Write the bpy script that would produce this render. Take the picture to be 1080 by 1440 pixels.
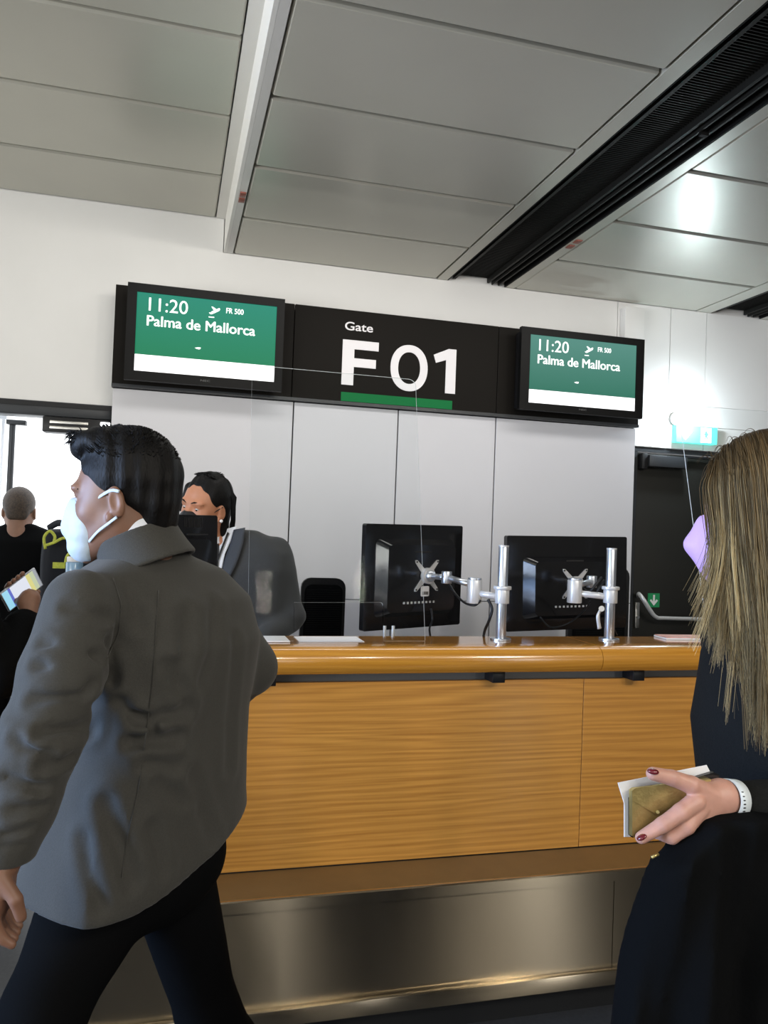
import bpy, bmesh, math, random
import numpy as np
from math import sin, cos, tan, atan, pi, radians, sqrt
from mathutils import Vector, Matrix, Quaternion

random.seed(4); rng = np.random.default_rng(4)
for o in list(bpy.data.objects): bpy.data.objects.remove(o)
S = bpy.context.scene
COL = S.collection

# ------------------------------------------------------------------ camera
FPX = 1118.0; YAW = radians(15); PIT = atan(24.6/1118); TH = radians(2.15); EYE = 1.52
f0 = Vector((sin(YAW)*cos(PIT), cos(YAW)*cos(PIT), sin(PIT)))
r0 = Vector((cos(YAW), -sin(YAW), 0)); u0 = r0.cross(f0)
IX = cos(TH)*r0 + sin(TH)*u0; IU = -sin(TH)*r0 + cos(TH)*u0
CAM = Vector((0, 0, EYE))
cd = bpy.data.cameras.new('camera'); co = bpy.data.objects.new('camera', cd); COL.objects.link(co)
cd.sensor_fit = 'VERTICAL'; cd.sensor_height = 36; cd.lens = FPX/1440*36; cd.clip_start = 0.05; cd.clip_end = 200
co.matrix_world = Matrix(((IX.x, IU.x, -f0.x, CAM.x), (IX.y, IU.y, -f0.y, CAM.y), (IX.z, IU.z, -f0.z, CAM.z), (0, 0, 0, 1)))
S.camera = co

# ------------------------------------------------------------------ world, lights, exposure
W = bpy.data.worlds.new('world'); S.world = W; W.use_nodes = True
bg = W.node_tree.nodes['Background']; bg.inputs[0].default_value = (0.94, 0.97, 1.0, 1); bg.inputs[1].default_value = 2.0
S.view_settings.view_transform = 'Standard'; S.view_settings.look = 'None'; S.view_settings.gamma = 1
S.view_settings.use_curve_mapping = False; S.view_settings.exposure = 0.22

def area(name, loc, target, sx, sy, power, color):
    l = bpy.data.lights.new(name, 'AREA'); l.shape = 'RECTANGLE'; l.size = sx; l.size_y = sy; l.energy = power; l.color = color
    o = bpy.data.objects.new(name, l); COL.objects.link(o); o.location = loc
    d = Vector(target)-Vector(loc); o.rotation_euler = d.to_track_quat('-Z', 'Y').to_euler()
    return o
# added fills overhead and at left, window daylight from the left and behind
for lx, lw, lp in ((.73, .12, 21), (1.50, .10, 19), (2.62, .26, 48)):
    area('overhead_fill_strip', (lx, -.9, 2.86), (lx*.75, 1.2, .7), lw, .6, lp, (1.0, 0.93, 0.82))  # unseen strips added to lay bright bands on the steel and light the oak
sd = area('side_daylight', (-3.3, 1.3, 1.5), (-.2, 1.5, 1.15), 1.6, 2.0, 26, (0.28, 0.52, 1.0)); sd.data.spread = radians(60)
lg = area('left_ceiling_fill', (-3.4, .6, 1.7), (-.6, 2.2, 3.0), 3.4, .9, 42, (1, .98, .92)); lg.data.spread = radians(110)  # added fill aimed upward to brighten the left ceiling bay
REAR = [(-3.2, -.9), (1.2, 1.55), (4.25, 4.85)]
for (a0, a1), pw in zip(REAR, (26, 6, 18)):
    area('rear_daylight', ((a0+a1)/2, -4.85, 1.5), ((a0+a1)/2*.9, 4, 1.5), a1-a0-.1, 2.3, pw, (1.0, .97, .92))
area('wall_wash_fill', (1.2, 3.0, 2.84), (1.2, 3.5, 1.2), 3.0, 0.22, 15, (1.0, 0.97, 0.93))  # added wash brightening the back wall and the ceiling near it

# ------------------------------------------------------------------ helpers
def ray(px, py): return f0 + IX*((px-540)/FPX) - IU*((py-720)/FPX)
def at(px, py, Y):
    d = ray(px, py); return CAM + d*(Y/d.y)
def npv(v): return np.array(v, dtype=np.float64)

def tag(o, label=None, cat=None, group=None, kind=None):
    if label: o['label'] = label
    if cat: o['category'] = cat
    if group: o['group'] = group
    if kind: o['kind'] = kind
    return o
def empty(name, loc, label=None, cat=None, group=None, kind=None):
    o = bpy.data.objects.new(name, None); COL.objects.link(o); o.location = loc; o.empty_display_size = .05
    return tag(o, label, cat, group, kind)
def link(name, me, mat=None, parent=None, smooth=False):
    o = bpy.data.objects.new(name, me); COL.objects.link(o)
    if mat is not None and not me.materials: me.materials.append(mat)
    if parent is not None:
        o.parent = parent
        o.matrix_parent_inverse = Matrix.Translation(parent_world(parent)).inverted()
    if smooth:
        me.polygons.foreach_set('use_smooth', [True]*len(me.polygons))
    return o
def parent_world(p):
    v = Vector(p.location)
    if p.parent is not None and p.type == 'EMPTY': v = v + parent_world(p.parent)*0
    return v if p.type == 'EMPTY' else Vector((0, 0, 0))
def from_np(name, V, Fc, mat=None, parent=None, smooth=True):
    me = bpy.data.meshes.new(name); me.from_pydata([tuple(v) for v in V], [], [tuple(f) for f in Fc]); me.update()
    return link(name, me, mat, parent, smooth)
def finish(name, bm, mat, parent=None, smooth=False, bevel=0, seg=2, autos=False):
    if bevel > 0:
        bmesh.ops.bevel(bm, geom=[e for e in bm.edges if e.calc_face_angle(0) > 0.6], offset=bevel, segments=seg, profile=.5, affect='EDGES', clamp_overlap=True)
    bmesh.ops.recalc_face_normals(bm, faces=bm.faces)
    me = bpy.data.meshes.new(name); bm.to_mesh(me); bm.free()
    if smooth or autos:
        me.polygons.foreach_set('use_smooth', [True]*len(me.polygons))
    if autos:
        me.set_sharp_from_angle(angle=radians(35))
    return link(name, me, mat, parent)
def bbox(bm, x0, x1, y0, y1, z0, z1, M=None):
    r = bmesh.ops.create_cube(bm, size=1)
    T = Matrix.Translation(((x0+x1)/2, (y0+y1)/2, (z0+z1)/2)) @ Matrix.Diagonal((abs(x1-x0), abs(y1-y0), abs(z1-z0), 1))
    if M is not None: T = M @ T
    bmesh.ops.transform(bm, matrix=T, verts=r['verts'])
def box(name, x0, x1, y0, y1, z0, z1, mat, parent=None, bevel=0, M=None, seg=2):
    bm = bmesh.new(); bbox(bm, x0, x1, y0, y1, z0, z1, M)
    return finish(name, bm, mat, parent, bevel=bevel, seg=seg, autos=bevel > 0 and seg > 1)
def bcyl(bm, a, b, r1, r2=None, seg=24, cap=True):
    a = Vector(a); b = Vector(b); r2 = r1 if r2 is None else r2; d = b-a
    M = Matrix.Translation((a+b)/2) @ d.to_track_quat('Z', 'Y').to_matrix().to_4x4()
    bmesh.ops.create_cone(bm, cap_ends=cap, segments=seg, radius1=r1, radius2=r2, depth=d.length, matrix=M)
def cyl(name, a, b, r1, mat, parent=None, r2=None, seg=24, bevel=0):
    bm = bmesh.new(); bcyl(bm, a, b, r1, r2, seg)
    return finish(name, bm, mat, parent, bevel=bevel, autos=True)
def btube(bm, pts, r, seg=8, flat=None):
    """tube through points; r number or list"""
    pts = [Vector(p) for p in pts]; n = len(pts); rs = r if isinstance(r, (list, tuple)) else [r]*n
    prev = None; rings = []
    up = Vector((0, 0, 1))
    for i, p in enumerate(pts):
        t = (pts[min(i+1, n-1)]-pts[max(i-1, 0)]).normalized()
        if prev is None:
            u = t.cross(up);
            if u.length < 1e-3: u = t.cross(Vector((1, 0, 0)))
            u.normalize()
        else:
            u = (prev - t*prev.dot(t)).normalized()
        prev = u; w = t.cross(u)
        ring = []
        for k in range(seg):
            a = 2*pi*k/seg
            ring.append(bm.verts.new(p + u*cos(a)*rs[i]*(flat or 1) + w*sin(a)*rs[i]))
        rings.append(ring)
    for i in range(n-1):
        for k in range(seg):
            bm.faces.new((rings[i][k], rings[i][(k+1) % seg], rings[i+1][(k+1) % seg], rings[i+1][k]))
    bm.faces.new(rings[0][::-1]); bm.faces.new(rings[-1])
def tube(name, pts, r, mat, parent=None, seg=8, flat=None):
    bm = bmesh.new(); btube(bm, pts, r, seg, flat); return finish(name, bm, mat, parent, smooth=True)
def smooth_path(pts, n=6):
    P = [Vector(p) for p in pts]; out = []
    for i in range(len(P)-1):
        a = P[max(i-1, 0)]; b = P[i]; c = P[i+1]; d = P[min(i+2, len(P)-1)]
        for k in range(n):
            t = k/n; out.append(0.5*((2*b)+(c-a)*t+(2*a-5*b+4*c-d)*t*t+(3*b-a-3*c+d)*t**3))
    out.append(P[-1]); return out
def prism(name, pts, y0, y1, mat, parent=None, M=None, bevel=0):
    """polygon in XZ extruded along Y"""
    bm = bmesh.new()
    a = [bm.verts.new((x, y0, z)) for x, z in pts]; b = [bm.verts.new((x, y1, z)) for x, z in pts]
    n = len(pts); bm.faces.new(a); bm.faces.new(b[::-1])
    for i in range(n): bm.faces.new((a[i], b[i], b[(i+1) % n], a[(i+1) % n]))
    if M is not None: bmesh.ops.transform(bm, matrix=M, verts=bm.verts)
    return finish(name, bm, mat, parent, bevel=bevel)

# ------------------------------------------------------------------ materials
def mat(name, col, rough=.5, metal=0, spec=.5, noise=0, nscale=20, bump=0, bscale=60, emit=None, estr=0, stretch=None, coat=0, sheen=0, alpha=1, sss=0):
    m = bpy.data.materials.new(name); m.use_nodes = True; nt = m.node_tree; b = nt.nodes['Principled BSDF']
    b.inputs['Base Color'].default_value = (*col, 1); b.inputs['Roughness'].default_value = rough; b.inputs['Metallic'].default_value = metal
    b.inputs['Specular IOR Level'].default_value = spec
    if coat: b.inputs['Coat Weight'].default_value = coat; b.inputs['Coat Roughness'].default_value = .06
    if sheen: b.inputs['Sheen Weight'].default_value = sheen; b.inputs['Sheen Roughness'].default_value = .5
    if sss: b.inputs['Subsurface Weight'].default_value = sss; b.inputs['Subsurface Radius'].default_value = (.012, .005, .003); b.inputs['Subsurface Scale'].default_value = 1
    tc = nt.nodes.new('ShaderNodeTexCoord'); mp = nt.nodes.new('ShaderNodeMapping'); nt.links.new(tc.outputs['Object'], mp.inputs[0])
    if stretch: mp.inputs['Scale'].default_value = stretch
    if noise:
        n = nt.nodes.new('ShaderNodeTexNoise'); n.inputs['Scale'].default_value = nscale; n.inputs['Detail'].default_value = 6
        nt.links.new(mp.outputs[0], n.inputs[0])
        r = nt.nodes.new('ShaderNodeValToRGB'); r.color_ramp.elements[0].position = .3; r.color_ramp.elements[1].position = .7
        r.color_ramp.elements[0].color = (*[c*(1-noise) for c in col], 1); r.color_ramp.elements[1].color = (*[min(1, c*(1+noise)) for c in col], 1)
        nt.links.new(n.outputs[0], r.inputs[0]); nt.links.new(r.outputs[0], b.inputs['Base Color'])
    if bump:
        n2 = nt.nodes.new('ShaderNodeTexNoise'); n2.inputs['Scale'].default_value = bscale; n2.inputs['Detail'].default_value = 4
        nt.links.new(mp.outputs[0], n2.inputs[0])
        bp = nt.nodes.new('ShaderNodeBump'); bp.inputs['Strength'].default_value = bump; bp.inputs['Distance'].default_value = .002
        nt.links.new(n2.outputs[0], bp.inputs['Height']); nt.links.new(bp.outputs[0], b.inputs['Normal'])
    if emit: b.inputs['Emission Color'].default_value = (*emit, 1); b.inputs['Emission Strength'].default_value = estr
    return m
def wood_mat(name, c1, c2, seed=0, rough=.38, coat=.3, axis_scale=(.55, 6, 6)):
    m = bpy.data.materials.new(name); m.use_nodes = True; nt = m.node_tree; b = nt.nodes['Principled BSDF']; N = nt.nodes.new; L = nt.links.new
    tc = N('ShaderNodeTexCoord'); mp = N('ShaderNodeMapping'); mp.inputs['Scale'].default_value = axis_scale; mp.inputs['Location'].default_value = (seed, seed*.7, seed*.3)
    L(tc.outputs['Object'], mp.inputs[0])
    n0 = N('ShaderNodeTexNoise'); n0.inputs['Scale'].default_value = 1.3; n0.inputs['Detail'].default_value = 2; L(mp.outputs[0], n0.inputs[0])
    w = N('ShaderNodeMix'); w.data_type = 'VECTOR'; w.inputs[0].default_value = .35; L(mp.outputs[0], w.inputs[4]); L(n0.outputs['Color'], w.inputs[5])
    wv = N('ShaderNodeTexWave'); wv.bands_direction = 'Z'; wv.inputs['Scale'].default_value = 3.6; wv.inputs['Distortion'].default_value = 9; wv.inputs['Detail'].default_value = 2; wv.inputs['Detail Scale'].default_value = .6
    L(w.outputs[1], wv.inputs[0])
    fn = N('ShaderNodeTexNoise'); fm = N('ShaderNodeMapping'); fm.inputs['Scale'].default_value = (3, 160, 160); L(tc.outputs['Object'], fm.inputs[0]); L(fm.outputs[0], fn.inputs[0]); fn.inputs['Scale'].default_value = 1; fn.inputs['Detail'].default_value = 3
    mx = N('ShaderNodeMath'); mx.operation = 'MULTIPLY_ADD'; mx.inputs[1].default_value = .20; L(wv.outputs['Fac'], mx.inputs[0]); 
    m2 = N('ShaderNodeMath'); m2.operation = 'MULTIPLY'; m2.inputs[1].default_value = .70; L(fn.outputs[0], m2.inputs[0]); L(m2.outputs[0], mx.inputs[2])
    r = N('ShaderNodeValToRGB'); r.color_ramp.elements[0].position = .12; r.color_ramp.elements[1].position = .82
    r.color_ramp.elements[0].color = (*c1, 1); r.color_ramp.elements[1].color = (*c2, 1); L(mx.outputs[0], r.inputs[0]); L(r.outputs[0], b.inputs['Base Color'])
    bp = N('ShaderNodeBump'); bp.inputs['Strength'].default_value = .12; bp.inputs['Distance'].default_value = .001; L(fn.outputs[0], bp.inputs['Height']); L(bp.outputs[0], b.inputs['Normal'])
    b.inputs['Roughness'].default_value = rough; b.inputs['Coat Weight'].default_value = coat; b.inputs['Coat Roughness'].default_value = .12
    return m
M = {}
M['wall'] = mat('wall_paint', (.74, .735, .72), .55, noise=.02, nscale=3, bump=.05, bscale=200)
M['panel'] = mat('lacquer_panel', (.60, .60, .63), .55, spec=.3, noise=.015, nscale=2)
M['ceil'] = mat('ceiling_metal', (.50, .49, .43), .34, metal=.35, noise=.02, nscale=4)
M['ceil_edge'] = mat('ceiling_trim_paint', (.66, .65, .62), .4)
M['riser'] = mat('riser_paint', (.80, .79, .75), .5)
M['black'] = mat('black_gap', (.006, .006, .006), .6)
M['slot'] = mat('slot_black_metal', (.005, .005, .005), .6, spec=.1)
M['rail'] = mat('slot_rail_metal', (.012, .012, .011), .5, spec=.15)
M['sign'] = mat('sign_black_panel', (.0075, .0062, .0048), .6, spec=.12, noise=.05, nscale=5)
M['white'] = mat('white_lettering', (.80, .78, .80), .5)
M['green'] = mat('green_bar', (.002, .15, .04), .6, spec=.2)
M['bezel'] = mat('screen_bezel_plastic', (.0045, .0045, .0045), .45, spec=.15)
M['dark'] = mat('dark_plastic', (.008, .008, .009), .42, spec=.3, bump=.15, bscale=500)
M['dark_gloss'] = mat('black_gloss_plastic', (.008, .008, .009), .16)
M['steel'] = mat('steel_satin', (.55, .54, .51), .34, metal=1)
M['alu'] = mat('brushed_aluminium', (.55, .58, .63), .32, metal=.9, noise=.05, nscale=8)
M['alu_white'] = mat('light_grey_cast_metal', (.62, .62, .62), .35, metal=.3)
M['chrome'] = mat('chrome', (.75, .75, .76), .15, metal=1)
M['door_dark'] = mat('door_black_lacquer', (.014, .014, .012), .45, spec=.2, noise=.05, nscale=3)
M['frame_dark'] = mat('door_frame_dark', (.035, .038, .042), .4, metal=.4)
M['floor'] = mat('dark_stone_floor', (.045, .046, .048), .3, noise=.2, nscale=60)
M['wood'] = wood_mat('oak_veneer', (.38, .150, .022), (.72, .350, .066), 3)
M['wood_b'] = wood_mat('oak_veneer_second_board', (.37, .145, .021), (.70, .335, .062), 11)
M['nose'] = wood_mat('varnished_solid_beech', (.46, .185, .020), (.66, .31, .040), 6, rough=.2, coat=.8, axis_scale=(.5, 9, 9))
M['top'] = wood_mat('worktop_veneer', (.36, .15, .03), (.55, .27, .06), 9, rough=.12, coat=.9)
M['ledge'] = mat('bronze_ledge', (.25, .165, .065), .42, metal=.5, noise=.05)
M['paper'] = mat('white_paper', (.82, .82, .84), .6)
M['skin_tan'] = mat('skin_tan', (.21, .105, .065), .5, noise=.06, nscale=40, sss=.15)
M['skin_warm'] = mat('skin_warm', (.50, .22, .12), .48, noise=.06, nscale=40, sss=.15)
M['skin_fair'] = mat('skin_fair', (.50, .27, .21), .48, noise=.08, nscale=60, bump=.12, bscale=300, sss=.15)
M['hair_black'] = mat('black_hair', (.0035, .003, .003), .55, spec=.18, bump=.8, bscale=60, stretch=(4, 4, 1))
M['hair_grey'] = mat('short_brown_grey_hair', (.045, .030, .020), .6, noise=.5, nscale=120, bump=.6, bscale=300)
M['suit'] = mat('grey_wool', (.050, .048, .042), .8, spec=.2, noise=.12, nscale=400, bump=.3, bscale=500, sheen=.12)
M['suit_dark'] = mat('charcoal_wool', (.045, .047, .050), .8, spec=.2, noise=.12, nscale=300, bump=.3, bscale=500, sheen=.1)
M['lapel'] = mat('charcoal_wool_lapel', (.035, .042, .055), .7, noise=.1, nscale=300)
M['trouser'] = mat('black_trousers', (.0032, .0034, .0038), .9, spec=.05, bump=.2, bscale=300)
M['blackcloth'] = mat('black_cloth', (.0035, .0038, .0042), .9, spec=.05, bump=.3, bscale=250)
M['sleeve'] = mat('charcoal_knit', (.009, .0095, .0095), .9, spec=.1, bump=.5, bscale=400, noise=.2, nscale=300)
M['shirt'] = mat('white_shirt', (.75, .78, .84), .65, bump=.1, bscale=300)
M['mask_white'] = mat('pale_blue_white_mask', (.50, .58, .64), .65, bump=.4, bscale=90)
M['mask_black'] = mat('black_mask', (.008, .008, .009), .6)
M['mask_lilac'] = mat('lilac_mask', (.60, .38, .70), .6, bump=.2, bscale=120)
M['eyewhite'] = mat('eye_white', (.42, .38, .35), .25)
M['iris'] = mat('dark_iris', (.015, .008, .005), .15)
M['lips'] = mat('lips', (.42, .15, .12), .4)
M['gold'] = mat('gold_leather', (.42, .33, .13), .32, metal=.75, noise=.3, nscale=25, bump=.4, bscale=150)
M['nail'] = mat('dark_red_nail', (.12, .006, .014), .15, coat=.6)
M['strap'] = mat('white_rubber', (.62, .68, .72), .4)
M['yellow'] = mat('yellow_green_webbing', (.42, .46, .05), .6, noise=.2, nscale=80)
M['backpack'] = mat('navy_black_nylon', (.008, .010, .016), .6, spec=.2, bump=.5, bscale=80)
M['pink'] = mat('pink_printed_cover', (.62, .30, .24), .4, noise=.3, nscale=25)
M['redbox'] = mat('red_brown_plastic', (.22, .05, .03), .4)
M['screen_white'] = mat('lit_screen_white', (.8, .8, .8), .2, emit=(.97, .96, 1), estr=.72)
M['screen_text'] = mat('lit_screen_letters', (.8, .8, .8), .2, emit=(.88, .96, .94), estr=.62)
M['lampwhite'] = mat('lit_lamp', (.9, .9, .9), .3, emit=(.85, .95, 1), estr=26)
M['exit_white'] = mat('lit_sign_white', (.9, .9, .9), .3, emit=(.92, 1, .98), estr=2.2)
M['exit_green'] = mat('lit_sign_green', (.1, .7, .6), .3, emit=(.12, .75, .62), estr=1.0)
M['arrow_green'] = mat('green_sticker', (.015, .28, .10), .4)
def glass_mat(name, tint=(1, 1, 1), edge=None):
    m = bpy.data.materials.new(name); m.use_nodes = True; nt = m.node_tree; nt.nodes.clear(); N = nt.nodes.new; L = nt.links.new
    o = N('ShaderNodeOutputMaterial'); t = N('ShaderNodeBsdfTransparent'); t.inputs[0].default_value = (*tint, 1)
    g = N('ShaderNodeBsdfGlossy'); g.inputs['Roughness'].default_value = .02; fr = N('ShaderNodeFresnel'); fr.inputs[0].default_value = 1.05
    mx = N('ShaderNodeMixShader'); L(fr.outputs[0], mx.inputs[0]); L(t.outputs[0], mx.inputs[1]); L(g.outputs[0], mx.inputs[2]); L(mx.outputs[0], o.inputs[0])
    return m
M['acrylic'] = glass_mat('clear_acrylic', (.97, .98, .98))
M['acrylic_edge'] = mat('acrylic_cut_edge', (.92, .95, .96), .15, emit=None)
M['glass'] = glass_mat('door_glass', (.9, .93, .95))
def steel_brushed():
    m = bpy.data.materials.new('brushed_steel'); m.use_nodes = True; nt = m.node_tree; b = nt.nodes['Principled BSDF']; N = nt.nodes.new; L = nt.links.new
    b.inputs['Metallic'].default_value = 1; b.inputs['Base Color'].default_value = (.50, .43, .32, 1); b.inputs['Roughness'].default_value = .22
    b.inputs['Anisotropic'].default_value = 1.0; b.inputs['Anisotropic Rotation'].default_value = .25
    tg = N('ShaderNodeTangent'); tg.direction_type = 'RADIAL'; tg.axis = 'Z'; L(tg.outputs[0], b.inputs['Tangent'])
    return m
M['brushed'] = steel_brushed()
def screen_green(name, top, bot, z0, z1, strength):
    m = bpy.data.materials.new(name); m.use_nodes = True; nt = m.node_tree; b = nt.nodes['Principled BSDF']; N = nt.nodes.new; L = nt.links.new
    tc = N('ShaderNodeTexCoord'); sp = N('ShaderNodeSeparateXYZ'); mr = N('ShaderNodeMapRange'); mr.inputs[1].default_value = z0; mr.inputs[2].default_value = z1
    mx = N('ShaderNodeMix'); mx.data_type = 'RGBA'; mx.inputs[6].default_value = (*bot, 1); mx.inputs[7].default_value = (*top, 1)
    L(tc.outputs['Object'], sp.inputs[0]); L(sp.outputs[2], mr.inputs[0]); L(mr.outputs[0], mx.inputs[0]); L(mx.outputs[2], b.inputs['Emission Color'])
    b.inputs['Emission Strength'].default_value = strength; b.inputs['Base Color'].default_value = (.02, .03, .03, 1); b.inputs['Roughness'].default_value = .6; b.inputs['Specular IOR Level'].default_value = .1
    return m

# ------------------------------------------------------------------ text
def text(name, s, x0, x1, z0, z1, Y, m, parent=None, bold=0.0, depth=.002, Mx=None, fat=0):
    cu = bpy.data.curves.new(name, 'FONT'); cu.body = s; cu.size = 1; cu.offset = bold; cu.extrude = .01; cu.resolution_u = 4
    t = bpy.data.objects.new(name+'_tmp', cu); COL.objects.link(t)
    dg = bpy.context.evaluated_depsgraph_get(); me = bpy.data.meshes.new_from_object(t.evaluated_get(dg)); bpy.data.objects.remove(t)
    V = np.array([v.co for v in me.vertices]); lo = V.min(0); hi = V.max(0)
    out = np.zeros_like(V)
    out[:, 0] = x0+(V[:, 0]-lo[0])/(hi[0]-lo[0])*(x1-x0); out[:, 2] = z0+(V[:, 1]-lo[1])/(hi[1]-lo[1])*(z1-z0)
    out[:, 1] = Y-(V[:, 2]-lo[2])/(hi[2]-lo[2])*depth
    if Mx is not None: out = np.array([Mx @ Vector(v) for v in out])
    if fat:
        F = [tuple(q.vertices) for q in me.polygons]; VV, FF = [], []
        for dx, dz in ((-fat, 0), (fat, 0), (0, fat*.6), (0, -fat*.6)):
            n0 = sum(len(v) for v in VV); VV.append(out+np.array([dx, dx*.02-dz*.01, dz])); FF += [tuple(i+n0 for i in f) for f in F]
        return from_np(name, np.concatenate(VV), FF, m, parent, smooth=False)
    me.vertices.foreach_set('co', out.ravel()); me.materials.clear(); me.update()
    return link(name, me, m, parent)

# ------------------------------------------------------------------ signed distance modelling
def sm(a, b, k):
    h = np.clip(.5+.5*(b-a)/k, 0, 1); return b*(1-h)+a*h-k*h*(1-h)
def smx(a, b, k): return -sm(-a, -b, k)
def rc(P, a, b, r1, r2=None):
    r2 = r1 if r2 is None else r2
    a = npv(a); ba = npv(b)-a; X, Y, Z = P; L2 = (ba*ba).sum()
    px, py, pz = X-a[0], Y-a[1], Z-a[2]
    t = np.clip((px*ba[0]+py*ba[1]+pz*ba[2])/L2, 0, 1)
    return np.sqrt((px-t*ba[0])**2+(py-t*ba[1])**2+(pz-t*ba[2])**2)-(r1+(r2-r1)*t)
def ell(P, c, r, R=None):
    X, Y, Z = P; q = [X-c[0], Y-c[1], Z-c[2]]
    if R is not None:
        A = np.array(R); q = [A[0, i]*q[0]+A[1, i]*q[1]+A[2, i]*q[2] for i in range(3)]
    k = np.sqrt(sum((q[i]/r[i])**2 for i in range(3))); k2 = np.sqrt(sum((q[i]/r[i]**2)**2 for i in range(3)))+1e-9
    return k*(k-1)/k2
def chain(P, pts, rs, k=.01):
    d = None
    for i in range(len(pts)-1):
        e = rc(P, pts[i], pts[i+1], rs[i], rs[i+1]); d = e if d is None else sm(d, e, k)
    return d
def rings_sdf(P, rings, rot, ex=2.3):
    """rings: (z, cx, cy, a, b) ascending z; rot = angle of the a-axis"""
    X, Y, Z = P; R = np.array(rings); z = R[:, 0]
    zi = np.clip(Z, z[0], z[-1]); cx = np.interp(zi, z, R[:, 1]); cy = np.interp(zi, z, R[:, 2]); a = np.interp(zi, z, R[:, 3]); b = np.interp(zi, z, R[:, 4])
    dx = X-cx; dy = Y-cy; u = dx*cos(rot)+dy*sin(rot); v = -dx*sin(rot)+dy*cos(rot)
    q = ((np.abs(u)/a)**ex+(np.abs(v)/b)**ex)**(1/ex)
    d = (q-1)*np.minimum(a, b)
    return np.maximum(d, np.maximum(Z-z[-1], z[0]-Z))
def snets(f, lo, hi, h):
    lo = npv(lo); n = np.maximum(4, np.ceil((npv(hi)-lo)/h).astype(int)+1)
    ax = [lo[i]+h*np.arange(n[i]) for i in range(3)]
    v = f(np.meshgrid(*ax, indexing='ij'))
    s = v < 0; idx = -np.ones(n-1, dtype=np.int64)
    acc = np.zeros((*(n-1), 3)); cnt = np.zeros(n-1)
    base = np.stack(np.meshgrid(*[np.arange(k-1) for k in n], indexing='ij'), -1).astype(float)
    C = [(i, j, k) for i in (0, 1) for j in (0, 1) for k in (0, 1)]
    def sl(c): return tuple(slice(c[i], n[i]-1+c[i]) for i in range(3))
    for a in C:
        for ax_i in range(3):
            if a[ax_i] == 1: continue
            b = list(a); b[ax_i] = 1; b = tuple(b)
            va, vb = v[sl(a)], v[sl(b)]; m = (va < 0) != (vb < 0)
            t = np.where(m, va/(va-vb+1e-20), 0)
            p = np.zeros_like(acc)
            for i in range(3): p[..., i] = a[i]
            p[..., ax_i] += t
            acc += p*m[..., None]; cnt += m
    act = cnt > 0; idx[act] = np.arange(act.sum())
    V = (acc[act]/cnt[act][:, None]+base[act])*h+lo
    F = []
    for ax_i in range(3):
        o = [k for k in range(3) if k != ax_i]; rngs = [None]*3
        sa = [slice(1, n[i]-1) for i in range(3)]; sa[ax_i] = slice(0, n[ax_i]-1)
        sb = list(sa); sb[ax_i] = slice(1, n[ax_i])
        A = s[tuple(sa)]; B = s[tuple(sb)]; ch = np.argwhere(A != B)
        if len(ch) == 0: continue
        flip = A[tuple(ch.T)]
        ch = ch.copy()
        for i in o: ch[:, i] += 1
        def ix(d0, d1):
            c = ch.copy(); c[:, o[0]] += d0; c[:, o[1]] += d1; return idx[tuple(c.T)]
        q = np.stack([ix(-1, -1), ix(0, -1), ix(0, 0), ix(-1, 0)], 1)
        if ax_i == 1: flip = ~flip
        q[~flip] = q[~flip][:, ::-1]
        F.append(q)
    F = np.concatenate(F) if F else np.zeros((0, 4), int)
    F = F[(F >= 0).all(1)]
    return V, F
def relax(V, F, it=1, lam=.5):
    e = np.concatenate([F[:, [0, 1]], F[:, [1, 2]], F[:, [2, 3]], F[:, [3, 0]]])
    for _ in range(it):
        acc = np.zeros_like(V); c = np.zeros(len(V))
        for i, j in ((0, 1), (1, 0)):
            np.add.at(acc, e[:, i], V[e[:, j]]); np.add.at(c, e[:, i], 1)
        V = V+lam*(acc/np.maximum(c, 1)[:, None]-V)
    return V
def qmesh(name, V, F, m, parent=None):
    me = bpy.data.meshes.new(name); me.vertices.add(len(V)); me.vertices.foreach_set('co', np.asarray(V, dtype=np.float32).ravel())
    me.loops.add(F.size); me.loops.foreach_set('vertex_index', F.ravel().astype(np.int32)); me.polygons.add(len(F))
    me.polygons.foreach_set('loop_start', np.arange(0, F.size, F.shape[1], dtype=np.int32)); me.update(calc_edges=True); me.validate()
    return link(name, me, m, parent, True)
def sdf_obj(name, f, lo, hi, h, m, parent, it=1, xf=None):
    V, F = snets(f, lo, hi, h); V = relax(V, F, it)
    if xf is not None:
        A = np.array(xf); V = V@A[:3, :3].T+A[:3, 3]
    return qmesh(name, V, F, m, parent)
def joined(name, parts, m, parent):
    Vs, Fs, n = [], [], 0
    for V, F in parts: Vs.append(V); Fs.append(F+n); n += len(V)
    return qmesh(name, np.concatenate(Vs), np.concatenate(Fs), m, parent)
def xform(V, A): A = np.array(A); return V@A[:3, :3].T+A[:3, 3]
def march(f, px, py, off=.003, t0=.3, t1=6):
    d = ray(px, py); d = d.normalized(); t = t0; best = (9, t0)
    for _ in range(120):
        p = CAM+d*t; v = float(f([np.array([p.x]), np.array([p.y]), np.array([p.z])])[0])
        if v < best[0]: best = (v, t)
        if v < .0008: break
        t += max(v*.6, .0006)
        if t > t1: break
    return CAM+d*(best[1]-off)
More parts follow.
